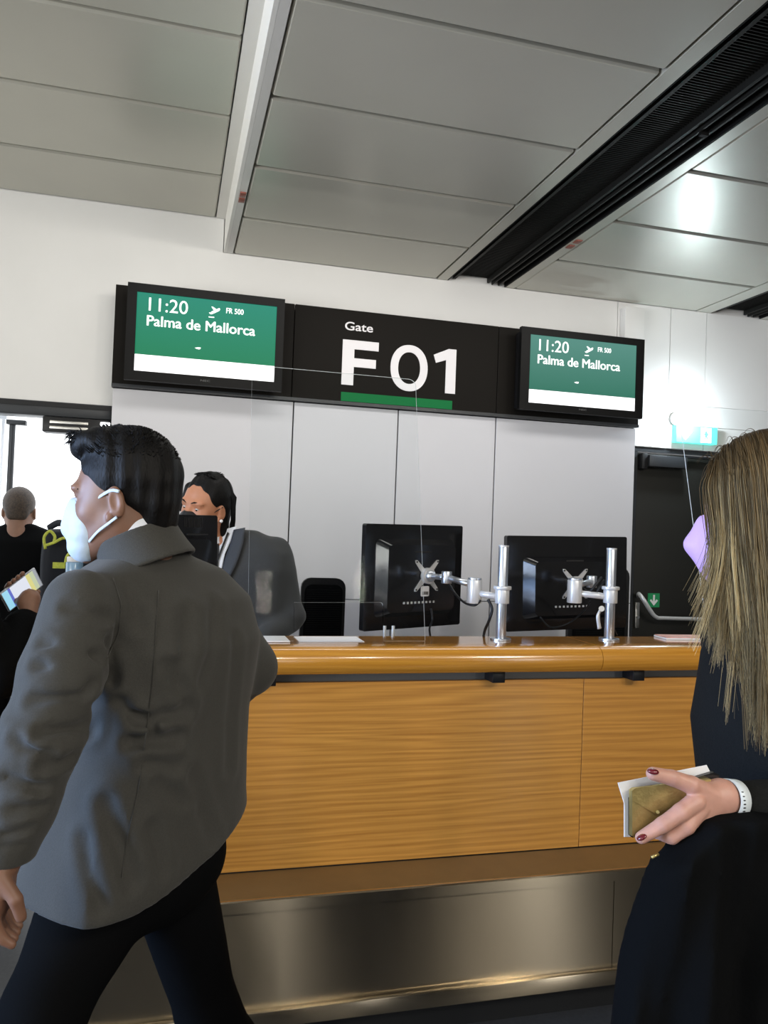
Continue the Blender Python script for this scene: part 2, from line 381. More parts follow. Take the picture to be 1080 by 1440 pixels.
def strip_on(name, f, A, B, m, parent, off=.004, n=8, nb=4, thick=.003):
    """ribbon lying on a surface between two image polylines"""
    def res(P, n):
        P = [Vector((*p, 0)) for p in P]; L = [0]
        for i in range(len(P)-1): L.append(L[-1]+(P[i+1]-P[i]).length)
        out = []
        for k in range(n+1):
            s = L[-1]*k/n; i = max(j for j in range(len(P)) if L[j] <= s+1e-9); i = min(i, len(P)-2)
            out.append(P[i].lerp(P[i+1], (s-L[i])/max(1e-9, L[i+1]-L[i])))
        return out
    a = res(A, n); b = res(B, n); bm = bmesh.new(); g = []
    for i in range(n+1):
        row = []
        for j in range(nb+1):
            q = a[i].lerp(b[i], j/nb); row.append(bm.verts.new(march(f, q.x, q.y, off)))
        g.append(row)
    for i in range(n):
        for j in range(nb): bm.faces.new((g[i][j], g[i+1][j], g[i+1][j+1], g[i][j+1]))
    bmesh.ops.recalc_face_normals(bm, faces=bm.faces)
    bmesh.ops.solidify(bm, geom=bm.faces[:], thickness=thick)
    return finish(name, bm, m, parent, smooth=True)

# ================================================================== SETTING
ZL, ZR, YB = 3.069, 2.897, 4.1
box('floor', -3.6, 6.2, -5, 7.5, -.1, 0, M['floor'])['kind'] = 'structure'

# ---- back wall: two door openings, white panels proud of a core
wb = empty('wall_back', (1.2, YB, 0), kind='structure')
D1 = (-1.75, -.295, 2.072); D2 = (2.60, 3.62, 2.062)
bm = bmesh.new()
bbox(bm, -3.6, D1[0], YB+.012, YB+.25, 0, 3.2); bbox(bm, D1[0], D1[1], YB+.012, YB+.25, D1[2], 3.2)
bbox(bm, D1[1], D2[0], YB+.012, YB+.25, 0, 3.2); bbox(bm, D2[0], D2[1], YB+.012, YB+.25, D2[2], 3.2)
bbox(bm, D2[1], 6.2, YB+.012, YB+.25, 0, 3.2)
finish('wall_core', bm, M['wall'], wb)
g = .0022
for x0, x1, z0, z1 in [(-3.6, -1.75, 0, 3.069), (-1.75, .20+g, D1[2], 3.069), (.20-g, 2.46, 2.60, 2.897), (2.46, 2.814, 2.30, 2.897), (2.46, 2.814, D2[2], 2.30), (2.814, 3.062, 2.205, 2.897),
                       (2.814, 3.062, D2[2], 2.205), (3.062, 3.62, 2.205, 2.897), (3.062, 3.62, D2[2], 2.205), (3.62, 6.2, 0, 2.205), (3.62, 6.2, 2.205, 2.897)]:
    box('wall_panel', x0+g, x1-g, YB, YB+.012, z0+g, z1-g, M['wall'], wb)
box('pipe_cover', 2.475, 2.60, YB-.06, YB-.001, 2.60, 2.856, M['wall'], wb, bevel=.004)

# ---- desk wall: the proud block of lacquered panels carrying the gate sign
wd = empty('wall_desk', (1.12, 4.02, 0), kind='structure')
box('wall_core', -.293, 2.533, 4.012, YB-.001, 0, 2.62, M['black'], wd)
xs = [-.295, .577, 1.128, 1.678, 2.535]
for i in range(4):
    for z0, z1 in ((.12, 1.152), (1.156, 2.146)):
        box('wall_panel', xs[i]+.0035, xs[i+1]-.0035, 3.992, 4.012, z0, z1, M['panel'], wd, bevel=.0015, seg=1)

# ---- side and rear walls
def side_wall(name, c, openings, z0, z1, axis='x', a0=-5, a1=YB, zt=3.2, t=.2):
    e = empty(name, (c, 0, 0) if axis == 'x' else (0, c, 0), kind='structure'); bm = bmesh.new()
    def b(p0, p1, q0, q1, m=0):
        if axis == 'x': bbox(bm, c-t*(c < 0), c+t*(c > 0), p0, p1, q0, q1)
        else: bbox(bm, p0, p1, c-t, c, q0, q1)
    p = a0
    for w0, w1 in openings:
        b(p, w0, 0, zt); b(w0, w1, 0, z0); b(w0, w1, z1, zt); p = w1
    b(p, a1, 0, zt)
    finish('wall_body', bm, M['wall_far'], e)
    for w0, w1 in openings:
        for q in (w0+.025, w1-.025, (w0+w1)/2):
            if axis == 'x': box('mullion', c-.1, c-.04, q-.025, q+.025, z0, z1, M['frame_dark'], e)
            else: box('mullion', q-.025, q+.025, c-.1, c-.04, z0, z1, M['frame_dark'], e)
M['wall_far'] = mat('far_hall_wall_grey', (.20, .19, .17), .6)
side_wall('wall_left', -3.6, [(-3.4, -.8), (-.6, 2.2)], .3, 2.7)
side_wall('wall_right', 6.0, [], .5, .6)
side_wall('wall_rear', -5.0, REAR, .3, 2.7, 'y', -3.6, 6.2)

# ---- ceiling: left bay higher, riser, lower bay, dark slot, third bay, second slot
ce = empty('ceiling', (1.2, 0, 3.2), kind='structure')
box('ceiling_slab', -3.6, 6.2, -5, YB+.2, 3.25, 3.4, M['black'], ce)
edges = [YB-.001, 3.603, 3.066, 2.552, 2.035]
while edges[-1] > -4.9: edges.append(edges[-1]-.525)
def bay(x0, x1, z):
    box('backing_strip', x0, x1, edges[-1], YB-.001, z+.026, z+.032, M['ceil_edge'], ce)
    mesh = {}
    for i in range(len(edges)-1):
        ya, yb = edges[i+1]+.0095, edges[i]-.0095
        if i == 0: yb = edges[i]
        key = round(yb-ya, 3)
        if key not in mesh:
            o = box('ceiling_panel', x0+.003, x1-.003, ya, yb, z, z+.025, M['ceil'], ce, bevel=.007, seg=1); mesh[key] = (o, ya)
        else:
            s, y0 = mesh[key]; o = s.copy(); COL.objects.link(o); o.location = (0, ya-y0, 0)
bay(-3.6, .158, ZL)
box('ceiling_trim', .160, .207, edges[-1], YB-.001, ZL-.001, ZL+.03, M['ceil_edge'], ce)
box('ceiling_riser', .205, .219, edges[-1], YB-.001, ZR-.001, ZL+.02, M['riser'], ce)
box('ceiling_trim', .2195, .2495, edges[-1], YB-.001, ZR-.001, ZR+.03, M['ceil_edge'], ce)
bay(.253, 1.347, ZR)
box('ceiling_trim', 1.349, 1.405, edges[-1], YB-.001, ZR-.001, ZR+.03, M['ceil'], ce)
box('ceiling_trim', 1.752, 1.803, edges[-1], YB-.001, ZR-.001, ZR+.03, M['ceil'], ce)
bay(1.806, 2.985, ZR)
box('ceiling_trim', 2.987, 3.085, edges[-1], YB-.001, ZR-.001, ZR+.03, M['ceil'], ce)
box('ceiling_trim', 3.44, 3.49, edges[-1], YB-.001, ZR-.001, ZR+.03, M['ceil'], ce)
bay(3.493, 6.0, ZR)
for k, (x0, x1) in enumerate(((1.405, 1.752), (3.085, 3.44))):
    y0 = edges[-1]; y1 = YB-.001; w = x1-x0
    box('slot_lining', x0, x0+.008, y0, y1, ZR, ZR+.2, M['slot'], ce)
    box('slot_lining', x1-.008, x1, y0, y1, ZR, ZR+.2, M['slot'], ce)
    box('slot_top', x0, x1, y0, y1, ZR+.2, ZR+.21, M['black'], ce)
    box('slot_rail', x0+.035, x0+.050, y0, y1, ZR+.012, ZR+.06, M['rail'], ce)
    box('slot_rail', x0+.235, x0+.247, y0, y1, ZR+.012, ZR+.06, M['rail'], ce)
    box('slot_rail', x0+.262, x0+.268, y0, y1, ZR+.004, ZR+.06, M['rail'], ce)
    box('slot_rail', x0+.300, x0+.308, y0, y1, ZR+.004, ZR+.06, M['rail'], ce)
    bm = bmesh.new()
    y = y1-.01
    while y > -.4: bbox(bm, x0+.052, x0+.233, y-.003, y, ZR+.035, ZR+.055); y -= .013
    o = finish('louvre_fins', bm, M['rail'], ce); o['kind'] = 'stuff'
    bm = bmesh.new(); bbox(bm, x0+.27, x0+.30, 2.30, 2.315, ZR-.004, ZR+.03); finish('slot_clip', bm, M['slot'], ce)
for y in (3.34, 3.40):
    box('ceiling_tag', .222, .247, y-.024, y+.024, ZR-.006, ZR-.0011, M['redbox'], ce, bevel=.002)
for y in (3.33, 3.40): box('ceiling_tag', 1.762, 1.792, y-.022, y+.022, ZR-.006, ZR-.0011, M['redbox'], ce, bevel=.002)

# ---- door 1 (left, open to daylight)
d1 = empty('door_1', (-1.02, YB, 0), kind='structure')
box('door_header', D1[0], D1[1]-.001, YB-.03, YB+.1, 2.002, D1[2]-.001, M['frame_dark'], d1, bevel=.003)
box('header_lip', D1[0], D1[1]-.001, YB-.034, YB-.0305, 2.045, 2.066, M['dark'], d1)
box('door_jamb', D1[0], D1[0]+.05, YB-.03, YB+.1, 0, 2.001, M['frame_dark'], d1)
box('door_jamb', D1[1]-.02, D1[1]-.001, YB+.02, YB+.1, 0, 2.001, M['frame_dark'], d1)
PX = at(18, 591, 5.0)
cyl('door_post', (PX.x, 5.0, 0), (PX.x, 5.0, PX.z), .017, M['frame_dark'], d1)
box('post_bracket', PX.x-.03, PX.x+.075, 4.97, 5.03, PX.z-.026, PX.z+.001, M['frame_dark'], d1, bevel=.003)
box('glass_leaf', PX.x-1.1, PX.x-.055, 4.995, 5.005, .02, PX.z-.01, M['glass'], d1)
for x in (PX.x-.055, PX.x-.10): box('leaf_stile', x, x+.014, 4.99, 5.01, .02, PX.z, M['alu'], d1)
box('leaf_hinge_rail', PX.x-1.1, PX.x-.03, 4.985, 5.015, PX.z+.002, PX.z+.03, M['alu'], d1)
cb = box('closer_box', -.605, -.30, YB-.05, YB+.05, 1.925, 1.997, M['dark'], d1, bevel=.004)
for z in (1.972, 1.946): box('closer_rail', -.572, -.40, YB-.056, YB-.0505, z-.007, z+.007, M['steel'], cb, bevel=.002)
box('header_light', -.345, -.300, YB-.064, YB-.0505, 1.955, 1.985, mat('lit_header_lamp', (1, 1, 1), .3, emit=(1, 1, 1), estr=3), d1, bevel=.004)

# ---- door 2 (right, black emergency exit)
d2 = empty('door_2', (3.1, YB, 0), kind='structure')
box('door_header', D2[0]-.04, D2[1]-.001, YB+.0125, YB+.09, 2.035, D2[2]-.001, M['frame_dark'], d2)
box('door_jamb', D2[0]+.001, D2[0]+.028, YB+.015, YB+.09, 0, 2.034, M['frame_dark'], d2)
box('door_jamb', D2[1]-.03, D2[1]-.001, YB+.015, YB+.09, 0, 2.034, M['frame_dark'], d2)
lf = box('door_leaf', D2[0]+.032, D2[1]-.034, YB+.02, YB+.07, .01, 2.030, M['door_dark'], d2, bevel=.003)
dc = box('door_closer', 2.672, 2.925, YB-.045, YB+.019, 1.945, 2.012, M['frame_dark'], d2, bevel=.004)
box('closer_end', 2.634, 2.671, YB-.03, YB+.019, 1.93, 2.02, M['dark'], d2, bevel=.003)
box('closer_arm', 2.93, 3.40, YB-.02, YB+.0, 2.012, 2.024, M['dark'], d2)
lk = box('lock_plate', 2.640, 2.668, YB+.005, YB+.0195, 1.00, 1.15, M['steel'], d2, bevel=.003)
cyl('lock_cylinder', (2.654, YB+.006, 1.065), (2.654, YB-.004, 1.065), .009, M['chrome'], lk)
tube('panic_bar', smooth_path([at(897, 838, YB+.004), at(899, 836, YB-.04), at(906, 845, YB-.075), at(914, 858, YB-.08), at(923, 868, YB-.08), at(940, 869.5, YB-.08), (3.28, YB-.08, 1.062)], 6),
     .014, M['alu_white'], d2, seg=10, flat=.8)
st = box('arrow_sticker', 2.728, 2.806, YB+.0165, YB+.0198, 1.122, 1.204, M['arrow_green'], d2)
prism('arrow', [(2.761, 1.195), (2.773, 1.195), (2.773, 1.156), (2.786, 1.169), (2.794, 1.161), (2.767, 1.132), (2.740, 1.161), (2.748, 1.169), (2.761, 1.156)], YB+.0140, YB+.0163, M['paper'], st)

# ================================================================== GATE SIGN
gs = empty('gate_sign', (1.12, 3.98, 2.15), 'long black gate sign reading Gate F 01 above the white panels', 'sign')
for x0, x1 in ((-.297, .559), (.562, 1.667), (1.670, 2.535)):
    box('sign_panel', x0, x1, 3.970, 3.9915, 2.166, 2.638, M['sign'], gs, bevel=.0015, seg=1)
box('bottom_rail', -.297, 2.535, 3.962, 3.9915, 2.150, 2.1655, M['frame_dark'], gs)
box('side_return', -.297, -.288, 3.992, 4.0115, 2.15, 2.638, M['sign'], gs)
text('gate_word', 'Gate', .820, .968, 2.533, 2.577, 3.9695, M['white'], gs, bold=.012)
Fp = [(0, 0), (.062, 0), (.062, .095), (.178, .095), (.178, .140), (.062, .140), (.062, .186), (.190, .186), (.190, .232), (0, .232)]
prism('letter_f', [(.812+x, 2.252+z) for x, z in Fp], 3.9665, 3.9695, M['white'], gs)
bm = bmesh.new(); cx, cz = 1.170, 2.367; n = 48; vs = []
for yy in (3.9665, 3.9695):
    for (a, b) in ((.101, .121), (.060, .083)):
        vs.append([bm.verts.new((cx+a*np.sign(cos(t))*abs(cos(t))**.93, yy, cz+b*np.sign(sin(t))*abs(sin(t))**.93)) for t in [2*pi*k/n for k in range(n)]])
for k in range(n):
    j = (k+1) % n
    bm.faces.new((vs[0][k], vs[0][j], vs[1][j], vs[1][k])); bm.faces.new((vs[2][k], vs[2][j], vs[0][j], vs[0][k])); bm.faces.new((vs[1][k], vs[1][j], vs[3][j], vs[3][k]))
finish('digit_zero', bm, M['white'], gs)
prism('digit_one', [(1.372, 2.252), (1.428, 2.252), (1.428, 2.488), (1.385, 2.488), (1.302, 2.450), (1.316, 2.408), (1.372, 2.428)], 3.9665, 3.9695, M['white'], gs)
box('green_bar', .813, 1.414, 3.966, 3.9695, 2.168, 2.214, M['green'], gs)

# ================================================================== DISPLAY SCREENS
def display(x0, x1, z0, z1, sx0, sx1, sz0, sz1, split, green, label, tx, tag_col):
    e = empty('display_screen', ((x0+x1)/2, 3.85, z0), label, 'screen', 'flight displays either side of the gate sign')
    y = 3.85
    bz = bmesh.new()
    for a in ((x0, sx0, z0, z1), (sx1, x1, z0, z1), (sx0, sx1, z0, sz0), (sx0, sx1, sz1, z1)): bbox(bz, a[0], a[1], y, y+.03, a[2], a[3])
    bmesh.ops.remove_doubles(bz, verts=bz.verts, dist=1e-5)
    finish('bezel', bz, M['bezel'], e)
    box('housing', x0+.012, x1-.012, y+.0301, 3.955, z0+.012, z1-.012, M['dark'], e, bevel=.01)
    box('wall_mount', (x0+x1)/2-.15, (x0+x1)/2+.15, 3.9551, 3.9699, z0+.1, z1-.1, M['dark'], e)
    p = box('screen_panel', sx0, sx1, y+.006, y+.028, split, sz1, green, e)
    box('white_band', sx0, sx1, y+.006, y+.028, sz0, split, M['screen_white'], e)
    text('maker_mark', 'NEC', (sx0+sx1)/2-.022, (sx0+sx1)/2+.022, z0+.018, z0+.027, y-.0002, mat('faint_print', (.12, .12, .12), .5), e, depth=.0005)
    u = lambda fx, fz: (sx0+(sx1-sx0)*fx, sz1-(sz1-sz0)*fz)
    def t(name, s, fx0, fx1, fz0, fz1, fat):
        a = u(fx0, fz1); b = u(fx1, fz0); text(name, s, a[0], b[0], a[1], b[1], y+.0055, M['screen_text'], p, depth=.0008, fat=fat)
    for args in tx: t(*args)
    ax, az = u(.505, .225); w = (sx1-sx0)*.080; h = (sz1-sz0)*.165
    pl = [(0, .32), (.12, .30), (.26, .42), (.44, .50), (.20, .78), (.32, .80), (.66, .62), (.92, .74), (1, .66), (.94, .52), (.52, .30), (.24, .18), (.10, .20)]
    prism('plane_icon', [(ax+px*w, az+pz*h+.002) for px, pz in pl], y+.0047, y+.0055, M['screen_text'], p)
    prism('icon_bar', [(ax, az+.002), (ax+w*.5, az+.002), (ax+w*.5, az-.003), (ax, az-.003)], y+.0047, y+.0055, M['screen_text'], p)
    bx, bz_ = u(.415, .66)
    prism('small_mark', [(bx, bz_+.006), (bx+.008, bz_+.002), (bx+.02, bz_), (bx+.027, bz_+.003), (bx+.028, bz_+.010), (bx+.014, bz_+.010)], y+.0047, y+.0055, M['screen_text'], p)
    return e
TX = [('time_text', '11:20', .083, .355, .055, .225, .0003), ('flight_text', 'FR 500', .63, .755, .085, .155, .0006), ('city_text', 'Palma de Mallorca', .075, .845, .285, .415, .0014)]
display(-.236, .494, 2.170, 2.622, -.193, .456, 2.214, 2.582, 2.292, screen_green('green_display_bright', (.010, .26, .17), (.004, .22, .09), 2.29, 2.58, .8),
        'left flight display with vivid green picture beside the word Gate', TX, 0)
display(1.747, 2.483, 2.182, 2.620, 1.799, 2.436, 2.220, 2.583, 2.292, screen_green('green_display_pale', (.09, .27, .22), (.025, .17, .11), 2.29, 2.58, .8),
        'right flight display with paler washed green picture above the desk', TX, 1)

# ================================================================== EXIT SIGN
ex = empty('exit_sign', (2.98, YB-.03, 2.09), 'lit green and white emergency exit sign above the black door', 'sign')
bxs = box('sign_box', 2.845, 3.125, YB-.045, YB-.001, 2.098, 2.200, M['exit_green'], ex, bevel=.003)
prism('down_arrow', [(2.885, 2.190), (2.915, 2.190), (2.925, 2.16), (2.950, 2.165), (2.905, 2.115), (2.860, 2.165), (2.880, 2.16)], YB-.048, YB-.0452, M['exit_white'], ex)
box('door_symbol', 3.010, 3.080, YB-.048, YB-.0452, 2.106, 2.192, M['exit_white'], ex)
prism('running_figure', [(3.030, 2.118), (3.036, 2.118), (3.044, 2.138), (3.052, 2.118), (3.058, 2.118), (3.052, 2.145), (3.062, 2.152), (3.052, 2.166), (3.044, 2.180), (3.036, 2.166), (3.028, 2.150), (3.038, 2.145)], YB-.0495, YB-.0482, M['exit_green'], ex)
el = empty('emergency_lamp', (2.86, YB-.04, 2.225), 'small overbright round wall lamp just above the lit exit sign', 'lamp')
cyl('lamp_base', (2.862, YB-.001, 2.238), (2.862, YB-.022, 2.238), .040, M['alu_white'], el)
cyl('lamp_lens', (2.862, YB-.0221, 2.238), (2.862, YB-.036, 2.238), .032, M['lampwhite'], el, r2=.024)
pl_ = bpy.data.lights.new('emergency_glow', 'POINT'); pl_.energy = 10; pl_.color = (.80, .92, 1); pl_.shadow_soft_size = .03
po = bpy.data.objects.new('emergency_glow', pl_); COL.objects.link(po); po.location = (2.868, YB-.15, 2.23)

# ================================================================== COUNTER
cn = empty('check_in_counter', (1.0, 2.6, 0), 'oak fronted gate counter with bronze ledge and brushed steel base', 'counter')
CX0, CX1, JX = -.27, 2.75, 1.385
for x0, x1, m in ((CX0, JX-.001, 'wood'), (JX+.001, CX1, 'wood_b')):
    box('front_panel', x0, x1, 2.450, 2.470, .468, 1.036, M[m], cn, bevel=.001, seg=1)
box('shadow_gap_board', CX0, CX1, 2.4705, 2.49, .1, 1.073, mat('grey_gap_board', (.16, .16, .155), .4, metal=.3), cn)
for x in (1.05, 1.565, .305, 2.1): box('support_bracket', x-.022, x+.022, 2.40, 2.4695, 1.0365, 1.071, M['dark'], cn, bevel=.002)
# ledge with folded steel edge
prof = [(2.262, .432), (2.262, .462), (2.2665, .4655), (2.449, .4655), (2.449, .455), (2.272, .455), (2.272, .432)]
def yz_extrude(name, prof, x0, x1, m, parent, smooth=False):
    bm = bmesh.new(); a = [bm.verts.new((x0, y, z)) for y, z in prof]; b = [bm.verts.new((x1, y, z)) for y, z in prof]; n = len(prof)
    bm.faces.new(a); bm.faces.new(b[::-1])
    for i in range(n): bm.faces.new((a[i], b[i], b[(i+1) % n], a[(i+1) % n]))
    return finish(name, bm, m, parent, autos=smooth)
yz_extrude('ledge_edge', [(2.262, .432), (2.262, .462), (2.2665, .4652), (2.276, .4652), (2.276, .432)], CX0, CX1, M['brushed'], cn)
box('ledge', CX0, CX1, 2.2765, 2.4495, .445, .4652, M['ledge'], cn)
for x0, x1 in ((CX0, 1.42), (1.4225, CX1)):
    box('steel_front', x0, x1, 2.283, 2.30, .148, .444, M['brushed'], cn)
box('steel_kick_strip', CX0, CX1, 2.263, 2.2825, .104, .150, M['brushed'], cn, bevel=.002)
box('plinth', CX0+.02, CX1-.02, 2.33, 2.60, 0, .1035, M['black'], cn)
box('counter_body', CX0, CX1, 2.491, 2.515, .104, 1.073, M['dark'], cn)
box('end_panel', CX0-.02, CX0-.0005, 2.30, 2.86, 0, 1.07, M['wood'], cn, bevel=.002)
box('rear_desk', CX0+.005, CX1, 2.516, 3.05, .74, .77, M['alu_white'], cn, bevel=.003)

ct = empty('countertop', (1.0, 2.5, 1.16), 'continuous varnished oak countertop with a thick rounded front edge', 'worktop')
def nosep():
    pr = [(2.615, 1.158), (2.43, 1.1580), (2.40, 1.1572)]
    for k in range(13):
        a = pi/2+pi*k/12; pr.append((2.394+.040*cos(a), 1.1145+.0420*sin(a)))
    pr += [(2.43, 1.0725), (2.46, 1.0735), (2.615, 1.1200)]
    return pr
P_ = nosep()
nose = [p for p in P_ if p[0] <= 2.431]
for x0, x1 in ((CX0-.02, 1.3985), (1.4005, CX1+.02)):
    yz_extrude('edge_moulding', nose, x0, x1, M['nose'], ct, True)
for x0, x1 in ((CX0-.02, 1.3985), (1.4005, CX1+.02)):
    box('top_board', x0, x1, 2.4315, 2.615, 1.118, 1.1580, M['top'], ct)

# ================================================================== ACRYLIC SCREENS
def acrylic(pts, name, label, edges_w=True):
    """pts: outline (x, s) on a plane leaning back from (Y 2.50, z 1.16) to (2.72, 2.06)"""
    e = empty(name, (pts[0][0], 2.5, 1.16), label, 'acrylic screen', 'clear acrylic sneeze screens on the counter')
    A = Vector((0, 2.50, 1.1595)); U = (Vector((0, 2.72, 2.062))-A); nrm = Vector((0, -U.z, U.y)).normalized()*.004
    f = lambda x, s: Vector((x, 0, 0))+A+U*s
    bm = bmesh.new(); a = [bm.verts.new(f(x, s)) for x, s in pts]; b = [bm.verts.new(f(x, s)-nrm) for x, s in pts]
    bm.faces.new(a); bm.faces.new(b[::-1])
    finish('sheet', bm, M['acrylic'], e)
    bm = bmesh.new(); n = len(pts)
    for i in range(n):
        p, q = pts[i], pts[(i+1) % n]
        vs = [bm.verts.new(v) for v in (f(*p), f(*q), f(*q)-nrm, f(*p)-nrm)]
        bm.faces.new(vs)
    bmesh.ops.solidify(bm, geom=bm.faces[:], thickness=.0014)
    finish('polished_edge', bm, M['acrylic_edge'], e)
    return e
def rcorner(cx, cs, rx, rs, a0, a1, n=5): return [(cx+rx*cos(radians(a0+(a1-a0)*k/n)), cs+rs*sin(radians(a0+(a1-a0)*k/n))) for k in range(n+1)]
acrylic([(.247, 0), (.392, 0)]+[(.392, .13)]+rcorner(.676, .125, .009, .009, 90, 0)+[(.685, 0), (.827, 0)]+rcorner(.802, .972, .026, .028, 0, 90)+rcorner(.272, .972, .026, .028, 90, 180),
        'acrylic_screen', 'clear acrylic sneeze screen with document slot left of the metal poles')
acrylic([(1.925-.012, 0), (2.50, 0)]+rcorner(2.474, .972, .026, .028, 0, 90)+rcorner(1.931, .972, .02, .02, 90, 180), 'acrylic_screen', 'clear acrylic sneeze screen at right before the black door, behind the blonde woman')

# ================================================================== FURNITURE AND DEVICES ON THE COUNTER
def frame_px(TL, TR, BL, YL, YR):
    a = at(*TL, YL); b = at(*TR, YR); c = at(*BL, YL)
    ux = (b-a); w = ux.length; ux.normalize(); uz = (a-c); uz = uz-ux*uz.dot(ux); h = uz.length; uz.normalize(); uy = uz.cross(ux)
    o = (a+b)/2-uz*h
    return Matrix(((ux.x, uy.x, uz.x, o.x), (ux.y, uy.y, uz.y, o.y), (ux.z, uy.z, uz.z, o.z), (0, 0, 0, 1))), w, h
def rrect(bm, w, d0, d1, z0, z1, M_, r=.01, taper=1.0, tz=0):
    """slab in local XZ between depths d0 (towards the viewer) and d1"""
    def ring(y, k):
        ww, zc, hh = w*k, (z0+z1)/2+tz*(1-k), (z1-z0)*k; pts = []
        for cx_, cz_, a0 in ((ww/2-r, hh/2-r, 0), (-ww/2+r, hh/2-r, 90), (-ww/2+r, -hh/2+r, 180), (ww/2-r, -hh/2+r, 270)):
            for q in range(5):
                a = radians(a0+90*q/4); pts.append(bm.verts.new(M_ @ Vector((cx_+r*cos(a), y, zc+cz_+r*sin(a)))))
        return pts
    A = ring(d0, taper); B = ring(d1, 1); n = len(A)
    bm.faces.new(A); bm.faces.new(B[::-1])
    for i in range(n): bm.faces.new((A[i], B[i], B[(i+1) % n], A[(i+1) % n]))
def monitor(Mx, w, h, label, vesa=None, cables=True, hump=(.68, .72)):
    e = empty('desk_monitor', Mx @ Vector((0, 0, 0)), label, 'monitor')
    bm = bmesh.new(); rrect(bm, w, -.012, .012, 0, h, Mx, .008); finish('rear_shell', bm, M['dark_gloss'], e, autos=True, bevel=.002)
    bm = bmesh.new(); rrect(bm, w*.985, .0121, .016, .004, h-.004, Mx, .006); finish('screen_face', bm, M['bezel'], e, autos=True)
    bm = bmesh.new(); rrect(bm, w*hump[0], -.055, -.0122, h*.12, h*(.12+hump[1]), Mx, .02, .86); finish('rear_housing', bm, M['dark_gloss'], e, autos=True, bevel=.004)
    bm = bmesh.new()
    for k in range(9): bbox(bm, -.09+k*.018, -.082+k*.018, -.0575, -.0552, h*.25, h*.27, Mx)
    o = finish('port_row', bm, M['alu_white'] if cables else M['dark'], e); o['kind'] = 'stuff'
    bbox_ = bmesh.new(); bbox(bbox_, -.04, .04, -.0575, -.0552, h*.735, h*.75, Mx); finish('grip_slot', bbox_, M['black'], e)
    return e
def vesa_arm(Mx, vc, label, pole_x, pole_y, zt, joints, thick=.014):
    """pole on the countertop, collar, arm and X bracket holding a monitor"""
    e = empty('swivel_mount', (pole_x, pole_y, 1.1585), label, 'monitor arm', 'metal monitor arms')
    cyl('pole', (pole_x, pole_y, 1.1585), (pole_x, pole_y, zt), .0175, M['alu'], e, bevel=.001)
    cyl('pole_cap', (pole_x, pole_y, zt+.0003), (pole_x, pole_y, zt+.006), .0180, M['alu_white'], e)
    cyl('base_flange', (pole_x, pole_y, 1.1586), (pole_x, pole_y, 1.1636), .036, M['alu'], e)
    zc = joints[0].z
    cl = cyl('collar', (pole_x, pole_y, zc-.025), (pole_x, pole_y, zc+.022), .0245, M['alu_white'], e, bevel=.001)
    cyl('collar_ring', (pole_x, pole_y, zc+.0222), (pole_x, pole_y, zc+.034), .031, M['alu_white'], e, bevel=.002)
    tube('lower_arm', [Vector((pole_x, pole_y, zc-.004)), joints[1]+Vector((0, 0, -.004))], .0115, M['alu_white'], e, seg=12)
    j = joints[1]
    cyl('elbow_joint', j-Vector((0, 0, .040)), j+Vector((0, 0, .042)), .026, M['alu_white'], e, bevel=.002)
    cyl('elbow_cap', j+Vector((0, 0, .0422)), j+Vector((0, 0, .048)), .024, M['alu'], e)
    tube('upper_arm', [j+Vector((0, 0, .022)), joints[2]], .0115, M['alu'], e, seg=12)
    k = joints[2]
    cyl('head_joint', k-Vector((0, 0, .022)), k+Vector((0, 0, .022)), .019, M['alu'], e, bevel=.002)
    c = Mx @ Vector((vc[0], -.075, vc[1])); ny = (Mx.to_3x3() @ Vector((0, -1, 0)))
    tube('tilt_link', [k, c+ny*.012], .011, M['alu'], e, seg=10)
    bm = bmesh.new(); bmesh.ops.create_uvsphere(bm, u_segments=20, v_segments=12, radius=.021, matrix=Matrix.Translation(c+ny*.004)); finish('ball_joint', bm, M['alu'], e, smooth=True)
    br = cyl('bracket_hub', c, c-ny*.017, .030, M['alu_white'], e)
    for sx in (-1, 1):
        for sz in (-1, 1):
            bm = bmesh.new(); T = Mx @ Matrix.Translation((vc[0], -.0585, vc[1]))
            pts = [(.012*sx, .026*sz), (.026*sx, .012*sz), (.056*sx, .049*sz), (.057*sx, .058*sz), (.048*sx, .058*sz)]
            a = [bm.verts.new(T @ Vector((x, -.0015, z))) for x, z in pts]; b = [bm.verts.new(T @ Vector((x, .0025, z))) for x, z in pts]
            bm.faces.new(a); bm.faces.new(b[::-1])
            for i in range(5): bm.faces.new((a[i], b[i], b[(i+1) % 5], a[(i+1) % 5]))
            o = finish('bracket_leg', bm, M['alu_white'], e)
            q = T @ Vector((.051*sx, -.0016, .052*sz)); cyl('screw', q, q+ny*.002, .0035, M['black'], o, seg=10)
    return e
# monitor 1: turned on its arm, left edge nearer
Mx1, w1, h1 = frame_px((512.4, 736), (648, 739.5), (502, 888), 2.80, 2.98)
monitor(Mx1, w1, h1, 'black monitor seen from behind, tilted on its arm left of the first metal pole', hump=(.80, .74))
lb = bmesh.new(); rrect(lb, .040, -.0585, -.0572, h1*.27+.018, h1*.27+.056, Mx1 @ Matrix.Translation((.012, 0, 0)), .005)
lbl = finish('inventory_sticker', lb, M['paper'], bpy.data.objects['desk_monitor'], autos=True)
bm = bmesh.new()
for k in range(11): bbox(bm, -.012+k*.0026, -.0106+k*.0026, -.0590, -.0586, h1*.27+.024, h1*.27+.036, Mx1 @ Matrix.Translation((.012, 0, 0)))
finish('barcode', bm, M['black'], lbl)['kind'] = 'stuff'
v1 = (Mx1.inverted() @ at(604, 813, 2.86)); v1 = (v1.x, v1.z)
j1 = [at(700, 838, 2.53), at(667, 832, 2.60), at(614, 815, 2.73)]
j1[0].x, j1[0].y = 1.108, 2.53
